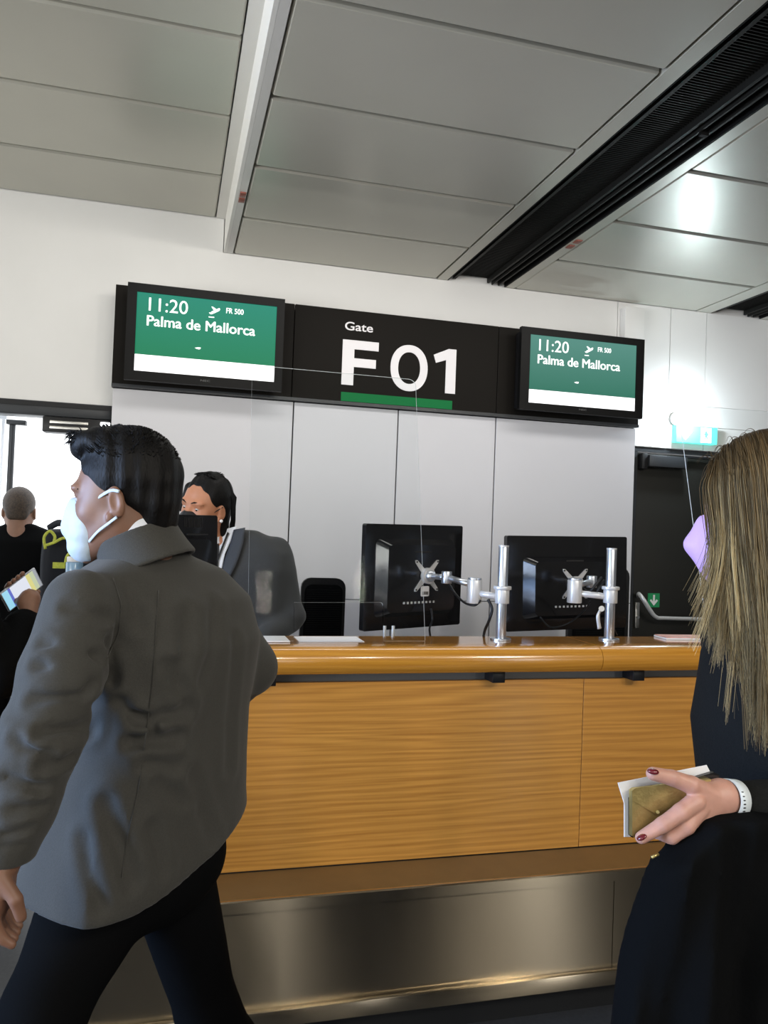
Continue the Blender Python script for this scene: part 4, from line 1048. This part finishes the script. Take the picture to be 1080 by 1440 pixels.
strip_on('lapel', ajf, [(329, 745), (324, 765), (315, 790), (304, 838)], [(345, 742), (342, 764), (334, 790), (308, 842)], M['lapel'], agent, off=.011, n=10, nb=4)
strip_on('lanyard', ajf, [(320, 748), (312, 768), (304, 790)], [(322, 750), (314, 770), (306, 792)], M['mask_black'], agent, off=.016, n=6, nb=1, thick=.001)
collar_ring('shirt_collar', XA @ Vector((0, .04, -.125)), .058, .032, (0, 1, 0), radians(-10), M['shirt'], agent, flare=.008, squash=1)
def agent_trs(P):
    h_ = Vector((ah.x+.14, 3.14, .92)); d = ell(P, h_, (.17, .13, .14))
    d = sm(d, rc(P, h_+Vector((-.09, 0, -.05)), (h_.x-.10, 3.12, .08), .085, .05), .03); return sm(d, rc(P, h_+Vector((.09, 0, -.05)), (h_.x+.12, 3.16, .08), .085, .05), .03)
sdf_obj('trousers', agent_trs, (-.2, 2.9, .02), (.6, 3.4, 1.1), .014, M['trouser'], agent, 1)
shoe('shoe', (ah.x+.04, 3.14, 0), radians(-20), M['dark_gloss'], agent); shoe('shoe', (ah.x+.26, 3.18, 0), radians(-10), M['dark_gloss'], agent)

# ------------------------------------------------------------------ man by the doorway, backpack
bh = at(27, 722, 4.62)
bman = empty('person', (bh.x, 4.68, 0), 'short haired man in black standing in the bright doorway, back turned', 'person')
XB = head_xf(bh, radians(180), 0, 0)
V1, F1 = head_mesh(XB, .0045)
V2, F2 = snets(lambda P: rc(P, (bh.x, 4.60, bh.z-.13), (bh.x, 4.62, .9), .06, .10), (bh.x-.15, 4.4, .75), (bh.x+.15, 4.8, 1.5), .014)
def plain_hands(x0, x1, y, z):
    out = []
    for x, s in ((x0, -1), (x1, 1)):
        h_ = Vector((x, y, z)); fg = [([h_+Vector((0, -.028+.019*i, -.03)), h_+Vector((0, -.028+.019*i, -.065)), h_+Vector((-.008*s, -.028+.019*i, -.09))], (.010, .009, .0075)) for i in range(4)]
        fg.append(([h_+Vector((0, -.03, 0)), h_+Vector((-.01*s, -.045, -.03)), h_+Vector((-.012*s, -.045, -.05))], (.012, .010, .008)))
        out.append(snets(lambda P, fg=fg, h_=h_: hand_sdf(P, fg, lambda P: sm(ell(P, h_, (.016, .04, .045)), rc(P, h_, h_+Vector((0, 0, .08)), .024, .028), .015)), h_+Vector((-.06, -.08, -.12)), h_+Vector((.06, .08, .12)), .0045))
    return out
joined('body', [(V1, F1), (V2, F2)]+plain_hands(bh.x-.27, bh.x+.27, 4.66, .82), M['skin_tan'], bman); face_bits(XB, bman)
def bhair(P):
    X, Y, Z = P; d = ell(P, (0, .016, .054), (.081, .101, .090)); d = sm(d, ell(P, (0, .07, -.0), (.055, .030, .05)), .02)
    d = smx(d, -ell(P, (0, -.11, -.01), (.09, .09, .10)), .006); d = smx(d, (-.035-Z), .01); return smx(d, -ell([np.abs(X), Y, Z], (.088, .0, -.01), (.028, .03, .045)), .004)
sdf_obj('hair', bhair, (-.12, -.13, -.1), (.12, .14, .17), .005, M['hair_grey'], bman, 1, XB)
bc = bh.x+.01
br = [(.86, bc, 4.64, .19, .13), (1.05, bc, 4.64, .20, .13), (1.25, bc, 4.64, .225, .14), (bh.z-.145, bc, 4.64, .215, .12), (bh.z-.085, bc, 4.64, .14, .080), (bh.z-.055, bc, 4.615, .064, .064)]
def bj(P):
    d = rings_sdf(P, br, 0)
    for s in (-1, 1): d = sm(d, chain(P, [(bc+s*.20, 4.64, bh.z-.155), (bc+s*.26, 4.64, 1.10), (bc+s*.27, 4.66, .88)], (.062, .052, .040), .02), .02)
    return d+folds(P, .002, 22, 9, 9)
sdf_obj('jacket', bj, (bc-.36, 4.42, .8), (bc+.36, 4.86, 1.6), .012, M['blackcloth'], bman, 2)
sdf_obj('trousers', lambda P: sm(chain(P, [(bc-.08, 4.66, .9), (bc-.09, 4.66, .5), (bc-.1, 4.68, .08)], (.10, .07, .05)), chain(P, [(bc+.08, 4.66, .9), (bc+.09, 4.64, .5), (bc+.1, 4.66, .08)], (.10, .07, .05)), .02), (bc-.24, 4.4, .02), (bc+.24, 4.9, 1.05), .015, M['trouser'], bman, 1)
shoe('shoe', (bc-.1, 4.68, 0), radians(175), M['dark_gloss'], bman); shoe('shoe', (bc+.1, 4.66, 0), radians(185), M['dark_gloss'], bman)
# backpack slung at his right, with webbing straps and a bottle
b0 = at(104, 822, 4.36)
bp_ = empty('backpack', (b0.x, b0.y, b0.z-.22), 'dark backpack with yellow green webbing straps slung on the doorway man\'s right shoulder', 'bag')
def bpk(P):
    X, Y, Z = P
    q = [np.abs(X-b0.x)-.105, np.abs(Y-b0.y)-.05, np.abs(Z-(b0.z+.03))-.20]
    d = np.sqrt(sum(np.maximum(t, 0)**2 for t in q))+np.minimum(np.maximum(q[0], np.maximum(q[1], q[2])), 0)-.05
    return d+folds(P, .004, 31, 16, 16)
sdf_obj('pack_body', bpk, b0+Vector((-.2, -.15, -.30)), b0+Vector((.2, .15, .32)), .010, M['backpack'], bp_, 1)
sh = at(85, 738, 4.45)
tube('shoulder_strap', smooth_path([sh+Vector((-.06, .02, -.02)), sh+Vector((0, -.03, .01)), at(100, 748, 4.30), at(112, 775, 4.20)], 5), .018, M['backpack'], bp_, flat=.5)
tube('webbing_strap', smooth_path([at(64, 772, 4.20), at(62, 756, 4.20), at(70, 747, 4.20), at(77, 754, 4.20), at(76, 762, 4.20)], 6), .007, M['yellow'], bp_, flat=.4)
tube('webbing_strap', smooth_path([at(64, 767, 4.20), at(76, 763, 4.19), at(88, 757, 4.19), at(100, 757, 4.19)], 6), .007, M['yellow'], bp_, flat=.4)
tube('webbing_strap', smooth_path([at(92, 795, 4.19), at(94, 783, 4.19), at(102, 775, 4.19), at(118, 769, 4.19)], 6), .007, M['yellow'], bp_, flat=.4)
box('webbing_tab', *[v for ab in zip(at(74, 799, 4.19)-Vector((0, 0, .0)), at(92, 791, 4.19)) for v in ab][:2], 4.185, 4.19, at(74, 799, 4.19).z, at(92, 791, 4.19).z, M['yellow'], bp_)
bt = at(104, 812, 4.10)
bo = empty('drink_bottle', bt+Vector((0, 0, -.12)), 'clear blue drink bottle with a white cap beside the backpack', 'bottle')
cyl('bottle_body', bt+Vector((0, 0, -.12)), bt+Vector((0, 0, .075)), .040, mat('blue_clear_plastic', (.25, .42, .62), .2, coat=.5), bo, bevel=.004)
cyl('bottle_cap', bt+Vector((0, 0, .0753)), bt+Vector((0, 0, .100)), .036, M['paper'], bo, bevel=.004)

# ------------------------------------------------------------------ person at the left edge with a phone
pc = at(-150, 1000, 2.75)
pman = empty('person', (pc.x, pc.y, 0), 'person in black cut by the left edge, holding up a phone', 'person')
XPH = head_xf(at(-150, 745, 2.75), radians(200), radians(-12), 0)
V1, F1 = head_mesh(XPH, .005)
ph_a = at(8, 846, 2.86); ph_b = at(52, 812, 2.95)
Pc = (ph_a+ph_b)/2
pu = (ph_b-ph_a).normalized(); view = (Pc-CAM).normalized(); pw = pu.cross(view).normalized(); pn = pw.cross(pu).normalized()
if pn.dot(view) > 0: pn = -pn
pw = (pw+pn*.5).normalized(); pn = pw.cross(pu).normalized(); pn = pn if pn.dot(view) < 0 else -pn
T = Matrix(((pu.x, pw.x, pn.x, Pc.x), (pu.y, pw.y, pn.y, Pc.y), (pu.z, pw.z, pn.z, Pc.z), (0, 0, 0, 1)))
pe = empty('smartphone', Pc, 'lit smartphone held up at the left edge in front of the black jacket', 'phone')
bm = bmesh.new(); bbox(bm, -.078, .078, -.037, .037, -.004, .004, T); finish('phone_body', bm, M['alu'], pe, bevel=.003, autos=True)
so = None
for x0, x1, c in ((-.074, -.050, (.35, .75, .95)), (-.0498, -.040, (.10, .14, .60)), (-.0398, .030, (.80, .84, .95)), (.0302, .046, (.75, .70, .25)), (.0462, .062, (.55, .62, .40)), (.0622, .074, (.35, .38, .42))):
    bm = bmesh.new(); bbox(bm, x0, x1, -.033, .033, .0041, .0048, T); finish('screen_area', bm, mat('phone_pixels', (.1, .1, .1), .2, emit=c, estr=.75), pe)
hA = Pc+pu*(-.01)-pw*0-pn*.018
hs = at(44, 842, 2.86)
hw = at(40, 862, 2.84)
fg = []
s1 = 1 if (hs-Pc).dot(pw) > 0 else -1
for i, tx_ in enumerate((.028, .008, -.012, -.032)):
    a = Pc+pu*tx_-pn*.020+pw*s1*.020; b = Pc+pu*tx_-pn*.016-pw*s1*.030; c = Pc+pu*tx_+pn*.004-pw*s1*.046
    fg.append(([hs-pn*.02+pu*tx_*.8, a, b, c], (.011, .0095, .009, .0075)))
fg.append(([hs+pu*.0+pn*.0, Pc+pu*.030+pw*s1*.050+pn*.004, Pc+pu*.040+pw*s1*.038+pn*.014], (.013, .011, .009)))
pp = lambda P: sm(rc(P, hs-pn*.014, hs-pn*.010+pu*-.02, .028, .026), rc(P, hs, hw+Vector((0, -.02, -.03)), .028, .026), .02)
V3, F3 = snets(lambda P: hand_sdf(P, fg, pp), Vector((min(hs.x, Pc.x)-.13, Pc.y-.15, Pc.z-.14)), Vector((max(hs.x, Pc.x)+.12, Pc.y+.15, Pc.z+.13)), .0035)
V2, F2 = snets(lambda P: rc(P, XPH @ Vector((0, .04, -.12)), pc, .057, .09), (pc.x-.25, 2.4, .9), (pc.x+.3, 3.1, 1.6), .014)
joined('body', [(V1, F1), (V2, F2), (V3, F3)], M['skin_tan'], pman)
sdf_obj('hair', lambda P: smx(ell(P, (0, .016, .052), (.084, .104, .094)), -ell(P, (0, -.11, -.01), (.09, .09, .10)), .006), (-.12, -.13, -.1), (.12, .14, .17), .006, M['hair_black'], pman, 1, XPH)
pE = at(2, 955, 2.70)
def pj(P):
    rr = [(.55, pc.x-.0, 2.78, .20, .14), (.9, pc.x, 2.78, .20, .14), (1.2, pc.x, 2.78, .21, .13), (1.33, pc.x, 2.78, .20, .11), (1.40, pc.x, 2.76, .08, .07)]
    d = rings_sdf(P, rr, radians(-20))
    s_ = Vector((pc.x+.19, 2.74, 1.27))
    d = sm(d, chain(P, [s_, pE, at(30, 880, 2.80), hw+Vector((0, .0, -.012))], (.065, .060, .050, .036), .02), .03)
    d = sm(d, chain(P, [(pc.x-.2, 2.85, 1.27), (pc.x-.24, 2.8, 1.0), (pc.x-.2, 2.9, .8)], (.06, .055, .045), .02), .03)
    return d+folds(P, .003, 41, 12, 12)
sdf_obj('jacket', pj, (pc.x-.35, 2.45, .5), (pc.x+.50, 3.15, 1.48), .011, M['blackcloth'], pman, 2)
sdf_obj('trousers', lambda P: sm(chain(P, [(pc.x-.08, 2.8, .9), (pc.x-.09, 2.8, .5), (pc.x-.1, 2.82, .08)], (.11, .075, .05)), chain(P, [(pc.x+.10, 2.8, .9), (pc.x+.12, 2.78, .5), (pc.x+.12, 2.8, .08)], (.11, .075, .05)), .02), (pc.x-.3, 2.55, .02), (pc.x+.32, 3.05, 1.05), .015, M['trouser'], pman, 1)
shoe('shoe', (pc.x-.1, 2.82, 0), radians(190), M['dark_gloss'], pman); shoe('shoe', (pc.x+.12, 2.8, 0), radians(180), M['dark_gloss'], pman)

# ------------------------------------------------------------------ the blonde woman at right
wh = at(1080, 734, 1.10)
wom = empty('person', (wh.x+.02, 1.12, 0), 'woman with long straight blonde hair, black clothes and lilac mask at right', 'person')
XW = head_xf(wh+Vector((-.004, 0, 0)), radians(124), radians(6), 0)
HW = at(972, 1132, 1.00)
def Wp(px, py, dy=0): return at(px, py, 1.00+dy)
V1, F1 = head_mesh(XW, .0035)
V2, F2 = snets(lambda P: sm(rc(P, XW @ Vector((0, .04, -.12)), (wh.x+.06, 1.15, wh.z-.26), .050, .04), rc(P, (wh.x+.06, 1.15, wh.z-.30), (wh.x+.06, 1.15, .9), .03, .03), .03), (wh.x-.15, .95, .8), (wh.x+.2, 1.3, wh.z), .012)
fg = [
 ([Wp(1000, 1118, .0), Wp(972, 1104, -.004), Wp(945, 1094, -.002), Wp(918, 1088, -.0)], (.0150, .0130, .0112, .0095)),               # thumb
 ([Wp(978, 1128, -.010), Wp(958, 1142, -.016), Wp(932, 1160, -.014), Wp(902, 1178, -.006)], (.0140, .0122, .0108, .0088)),           # index
 ([Wp(984, 1138, -.008), Wp(966, 1162, -.016), Wp(944, 1177, -.008), Wp(928, 1174, .010)], (.0130, .0112, .0102, .0092)),            # middle
 ([Wp(992, 1144, -.004), Wp(981, 1166, -.010), Wp(963, 1182, -.002), Wp(948, 1176, .014)], (.0120, .0104, .0096, .0086)),            # ring
 ([Wp(1000, 1148, .002), Wp(992, 1162, .0), Wp(982, 1173, .008), Wp(970, 1170, .018)], (.0110, .0085, .0078, .0070)),                # little
]
pw_ = lambda P: sm(sm(rc(P, Wp(1012, 1116, .008), Wp(982, 1120, .002), .020, .019), rc(P, Wp(1010, 1132, .006), Wp(986, 1140, .0), .018, .016), .014), rc(P, Wp(1015, 1122, .008), Wp(1075, 1130, .02), .0225, .0270), .015)
V3, F3 = snets(lambda P: hand_sdf(P, fg, pw_, .0026), Wp(880, 1215, -.06), Wp(1090, 1030, .08), .0018)
joined('body', [(V1, F1), (V2, F2), (relax(V3, F3, 1), F3)], M['skin_fair'], wom)
face_bits(XW, wom)
def nail(a, b, r, name='nail'):
    d = (b-a).normalized(); q = d.to_track_quat('Z', 'Y').to_matrix().to_4x4(); bm = bmesh.new()
    bmesh.ops.create_uvsphere(bm, u_segments=14, v_segments=8, radius=1, matrix=Matrix.Translation(a.lerp(b, .5)) @ q @ Matrix.Diagonal((r, r*.62, (b-a).length*.62, 1))); finish(name, bm, M['nail'], wom, smooth=True)
nail(Wp(925, 1086, -.0085), Wp(912, 1084, -.0065), .0068); nail(Wp(908, 1174, -.0125), Wp(897, 1180, -.010), .0062)
tube('ring_band', [Wp(966, 1163, -.014), Wp(969, 1168, -.0135), Wp(973, 1172, -.011)], .0011, M['gold'], wom)
# watch
wc = Wp(1028, 1124, .010)
wa = empty('wristwatch', wc, 'wristwatch with perforated white rubber strap on the woman\'s wrist', 'watch')
ad = (Wp(1040, 1126, .012)-Wp(1018, 1124, .008)).normalized()
q = ad.to_track_quat('Z', 'Y').to_matrix().to_4x4(); bm = bmesh.new(); n = 40
g_ = [[bm.verts.new(Matrix.Translation(wc) @ q @ Vector((rr*cos(2*pi*k/n), rr*sin(2*pi*k/n), z))) for k in range(n)] for rr, z in ((.0275, -.0105), (.0290, -.0095), (.0290, .0095), (.0275, .0105))]
for r_ in range(3):
    for k in range(n): bm.faces.new((g_[r_][k], g_[r_][(k+1) % n], g_[r_+1][(k+1) % n], g_[r_+1][k]))
bmesh.ops.recalc_face_normals(bm, faces=bm.faces); bmesh.ops.solidify(bm, geom=bm.faces[:], thickness=.0012); stp = finish('strap', bm, M['strap'], wa, smooth=True)
for k in range(6):
    c = wc+Vector((0, 0, 1))*(.018-.0052*k); c = c+Vector((0, -1, 0))*sqrt(max(0, .0294**2-(.018-.0052*k)**2)); bm = bmesh.new()
    bmesh.ops.create_uvsphere(bm, u_segments=8, v_segments=6, radius=.0013, matrix=Matrix.Translation(c) @ Matrix.Diagonal((2.0, .5, .8, 1))); finish('strap_hole', bm, M['black'], stp, smooth=True)
cc = wc+Vector((.004, -.004, -.033))
cyl('watch_case', cc+Vector((0, 0, .005)), cc-Vector((0, 0, .005)), .0185, M['chrome'], wa, bevel=.002)
for k in range(6): a = pi+pi*(k+.5)/6; cyl('case_stud', cc+Vector((.0187*cos(a), .0187*sin(a), -.001)), cc+Vector((.0187*cos(a), .0187*sin(a), -.0062)), .0022, M['chrome'], wa, seg=10)
# wallet, phone and papers in her hand: slabs sharing the plane of the hand
def slab(name, px_pts, dy0, dy1, m, parent=None, bevel=.002, bend=0):
    bm = bmesh.new(); a = [bm.verts.new(Wp(x, y, dy0+bend*(i % 2))) for i, (x, y) in enumerate(px_pts)]; b = [bm.verts.new(Wp(x, y, dy0+bend*(i % 2))+Vector((0, dy1-dy0, 0))) for i, (x, y) in enumerate(px_pts)]; n = len(px_pts)
    bm.faces.new(a); bm.faces.new(b[::-1])
    for i in range(n): bm.faces.new((a[i], b[i], b[(i+1) % n], a[(i+1) % n]))
    return finish(name, bm, m, parent, bevel=bevel, autos=True)
wl = empty('wallet', Wp(930, 1140, .006), 'crinkled gold leather wallet gripped in the woman\'s hand', 'wallet')
slab('wallet_flap', [(889, 1112), (894, 1108), (950, 1101), (985, 1104), (985, 1122), (926, 1145), (922, 1145), (889, 1125)], .004, .0055, M['gold'], wl, .0012)
slab('wallet_body', [(889, 1113), (893, 1110), (1000, 1096), (1000, 1130), (950, 1165), (893, 1178), (889, 1176)], .0058, .014, M['gold'], wl, .002)
cyl('wallet_clasp', Wp(925, 1142, .004), Wp(925, 1142, .001), .0024, M['gold'], wl, seg=12)
o = slab('smartphone', [(887, 1124), (889, 1121), (1004, 1086), (1012, 1090), (1000, 1140), (889, 1178), (887, 1176)], .0145, .021, M['dark_gloss'], None, .001); tag(o, 'thin black phone edge showing behind the gold wallet in her hand', 'phone')
o = slab('boarding_paper', [(869, 1101), (994, 1076), (1002, 1092), (985, 1130), (940, 1160), (886, 1177), (878, 1177), (878, 1130)], .0215, .0228, M['paper'], None, .0003); tag(o, 'folded white paper held behind the gold wallet', 'paper')
# mask
def wmask(P):
    X, Y, Z = P; A = np.abs(X)
    d = ell(P, (0, -.076, -.040), (.054, .048, .062)); d = sm(d, rc(P, (0, -.108, .006), (0, -.130, -.030), .008, .010), .025)
    d = sm(d, rc(P, (0, -.130, -.030), (0, -.095, -.085), .009, .010), .02)
    return smx(d, (Y+.042), .004)
mo = sdf_obj('face_mask', wmask, (-.09, -.16, -.13), (.09, -.0, .05), .0035, M['mask_lilac'], wom, 1, XW)
for s in (-1, 1):
    tube('ear_loop', [XW @ Vector((s*.05, -.055, -.01)), XW @ Vector((s*.084, .01, .025))], .0018, M['mask_lilac'], mo)
tube('mask_seam', smooth_path([XW @ Vector((-.004, -.140, -.030)), XW @ Vector((-.030, -.120, -.026)), XW @ Vector((-.050, -.085, -.022))], 4), .0012, M['lapel'], mo)
# clothes
cW = at(1092, 1040, 1.16)
def wtop(P):
    rr = [(.86, cW.x+.02, 1.16, .125, .15), (1.05, cW.x+.01, 1.16, .115, .145), (1.20, cW.x, 1.16, .125, .16), (1.32, cW.x+.01, 1.16, .105, .17), (1.385, cW.x+.02, 1.16, .08, .12), (1.43, cW.x+.02, 1.16, .058, .06)]
    d = rings_sdf(P, rr, 0)
    s_ = Vector((cW.x+.03, 1.00, 1.335)); e_ = Vector((cW.x+.10, .975, 1.10)); w_ = Wp(1050, 1130, .014)
    dl = chain(P, [s_, e_, w_], (.058, .048, .033), .02)+.0016*np.sin(120*P[2]+60*P[0])
    d = sm(d, dl, .02)
    d = sm(d, chain(P, [(cW.x+.03, 1.32, 1.335), (cW.x+.09, 1.36, 1.08), (cW.x-.02, 1.33, .98)], (.056, .046, .036), .02), .02)
    return d+folds(P, .002, 51, 14, 10)
V, F = snets(wtop, (cW.x-.26, .88, .80), (cW.x+.26, 1.46, 1.48), .007); V = relax(V, F, 1)
qmesh('sweater', V, F, M['sleeve'], wom)
def wskirt(P):
    X, Y, Z = P; cx_ = cW.x+.02; t = np.clip((.95-Z)/.8, 0, 1)
    a = np.arctan2(Y-1.16, X-cx_); r = .105+.07*t+.012*np.sin(9*a+3*Z)*t
    return np.maximum(np.maximum((np.sqrt((X-cx_)**2+(Y-1.16)**2)-r)*.85, Z-.95), .30-Z)
sdf_obj('skirt', wskirt, (cW.x-.28, .86, .28), (cW.x+.32, 1.46, 1.0), .011, M['blackcloth'], wom, 1)
legs = lambda P: sm(rc(P, (cW.x-.02, 1.08, .45), (cW.x-.0, 1.08, .08), .055, .036), rc(P, (cW.x+.05, 1.24, .45), (cW.x+.08, 1.24, .08), .055, .036), .01)
sdf_obj('tights', legs, (cW.x-.12, .98, .03), (cW.x+.2, 1.34, .5), .012, M['trouser'], wom, 1)
shoe('shoe', (cW.x+.0, 1.08, 0), radians(-80), M['dark_gloss'], wom); shoe('shoe', (cW.x+.08, 1.24, 0), radians(-80), M['dark_gloss'], wom)
# coat over the forearm
cA = at(1010, 1200, .98)
coat = empty('folded_coat', (cA.x, .98, .45), 'black coat draped over the woman\'s forearm, hanging in soft vertical folds', 'coat')
def coatf(P):
    X, Y, Z = P; zt = cA.z+.035; t = np.clip((zt-Z)/.42, 0, 1.6)
    xl = at(938, 1195, .98).x-.085*t**.9; xr = cW.x+.10+.02*t; m_ = (xl+xr)/2; hw_ = (xr-xl)/2
    fy = .020*np.sin(46*X+4*Z+1.5*np.sin(5*Z))*np.clip(t*2, .25, 1)+.012*np.abs(np.sin(60*X-7*Z))
    q0 = np.abs(X-m_)-hw_+.02; q1 = np.abs(Y-(.975+.01*t)-fy)-.018
    top = Z-zt-.02*np.sin(12*(X-xl))+.05*np.clip(1-(X-xl)/.06, 0, 1)
    d = np.sqrt(np.maximum(q0, 0)**2+np.maximum(q1, 0)**2)+np.minimum(np.maximum(q0, q1), 0)-.018
    return np.maximum(np.maximum(d*.7, top), .42-Z)
sdf_obj('coat_cloth', coatf, (cA.x-.28, .86, .40), (cW.x+.2, 1.16, cA.z+.08), .008, M['blackcloth'], coat, 2)
tube('zip_pull', [at(916, 1206, .965), at(926, 1201, .965)], .0022, M['gold'], coat)

# long hair: under-cap and strands
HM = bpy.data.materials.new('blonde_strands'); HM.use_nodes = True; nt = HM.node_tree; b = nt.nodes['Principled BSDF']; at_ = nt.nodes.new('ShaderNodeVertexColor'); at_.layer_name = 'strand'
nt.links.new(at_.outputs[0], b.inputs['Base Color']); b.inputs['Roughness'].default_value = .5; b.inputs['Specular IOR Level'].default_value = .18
M['hair_under'] = mat('brown_under_hair', (.035, .023, .012), .6, noise=.4, nscale=30, stretch=(6, 6, .4))
R3 = XW.to_3x3()
def capf(P):
    X, Y, Z = P
    d = ell(P, (0, .016, .054), (.082, .102, .092))
    d = sm(d, rc(P, (0, .055, .02), (0, .07, -.26), .070, .060), .04)
    d = sm(d, rc([np.abs(X), Y, Z], (.066, .0, .03), (.070, .02, -.20), .018, .012), .03)
    return smx(d, -ell(P, (0, -.105, -.02), (.092, .085, .12)), .008)
ho = sdf_obj('hair', capf, (-.12, -.13, -.34), (.12, .17, .17), .0055, M['hair_under'], wom, 1, XW)
paths, cols = [], []
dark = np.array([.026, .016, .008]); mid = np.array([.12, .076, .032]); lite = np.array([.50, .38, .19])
for ci in range(430):
    side = -1 if rng.random() < .22 else 1            # +1 = her left, towards the viewer
    yy = rng.uniform(-.070, .10) if side > 0 else rng.uniform(-.03, .10)
    z0 = .054+.094*sqrt(max(0, 1-((yy-.016)/.104)**2)); yt = yy+rng.normal(0, .010)+(-.010 if yy < -.03 else .006)
    lenz = -.27-.09*rng.random()**.7+(.10 if yy < -.05 else 0)+.05*(rng.random() < .2)
    xo = .083+rng.uniform(0, .016); wob = rng.normal(0, .010); wob2 = rng.normal(0, .014); v = rng.uniform(.45, 1.45); br_ = rng.random()**.8; phs = rng.uniform(0, 6)
    if ci < 34: side = 1; yy = rng.uniform(-.076, -.060); z0 = .054+.094*sqrt(max(0, 1-((yy-.016)/.104)**2)); yt = yy-.014+rng.normal(0, .005); lenz = rng.uniform(-.24, -.12); wob2 = rng.uniform(-.055, -.005); br_ = rng.uniform(.5, 1)
    for si in range(13):
        p0 = np.array([rng.uniform(-.004, .004), yy+rng.normal(0, .003), z0]); jx, jy = rng.normal(0, .0022), rng.normal(0, .0060); ys = yt+jy; xs_ = xo+jx
        pts = [p0]
        for a in (.35, .75, 1.15, 1.5):
            k = sqrt(max(.05, 1-((ys-.016)/.115)**2)); pts.append(np.array([side*xs_*sin(a)*max(k, .55), p0[1]+(ys-p0[1])*a/1.5, .054+(z0-.050)*cos(a)+.003]))
        xl_ = side*xs_*max(sqrt(max(.05, 1-((ys-.016)/.115)**2)), .62); L_ = lenz+rng.uniform(0, .03)
        for s_ in (.2, .4, .6, .8, 1.0):
            cl_ = 1-.75*s_ if si % 4 else 1.2
            pts.append(np.array([xl_-side*jx*(1-cl_)+wob*s_**1.5+side*.008*s_, yt+jy*cl_+wob2*s_**2+.007*sin(s_*4+phs)*s_, .05+(L_-.05)*s_]))
        P3 = smooth_path([XW @ Vector(p) for p in pts], 2)
        paths.append([tuple(p) for p in P3]); n_ = len(P3); vv = v*rng.uniform(.75, 1.25)
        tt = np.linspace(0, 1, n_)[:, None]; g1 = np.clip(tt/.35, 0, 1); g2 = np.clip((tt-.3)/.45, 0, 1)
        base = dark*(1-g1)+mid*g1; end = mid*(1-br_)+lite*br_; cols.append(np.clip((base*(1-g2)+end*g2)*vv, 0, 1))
for i in range(90):                                   # flyaways
    yy = rng.uniform(-.09, .10); z0 = .054+.094*sqrt(max(0, 1-((yy-.016)/.12)**2)); p = np.array([rng.uniform(-.02, .03), yy, z0]); d_ = rng.normal(0, .011, 3)+np.array([0, -.01, .012])
    pts = [XW @ Vector(p+d_*t-np.array([0, 0, .02])*t*t) for t in (0, .5, 1, 1.4)]; P3 = smooth_path(pts, 3); paths.append([tuple(q) for q in P3]); cols.append(np.tile(mid*.6, (len(P3), 1)))
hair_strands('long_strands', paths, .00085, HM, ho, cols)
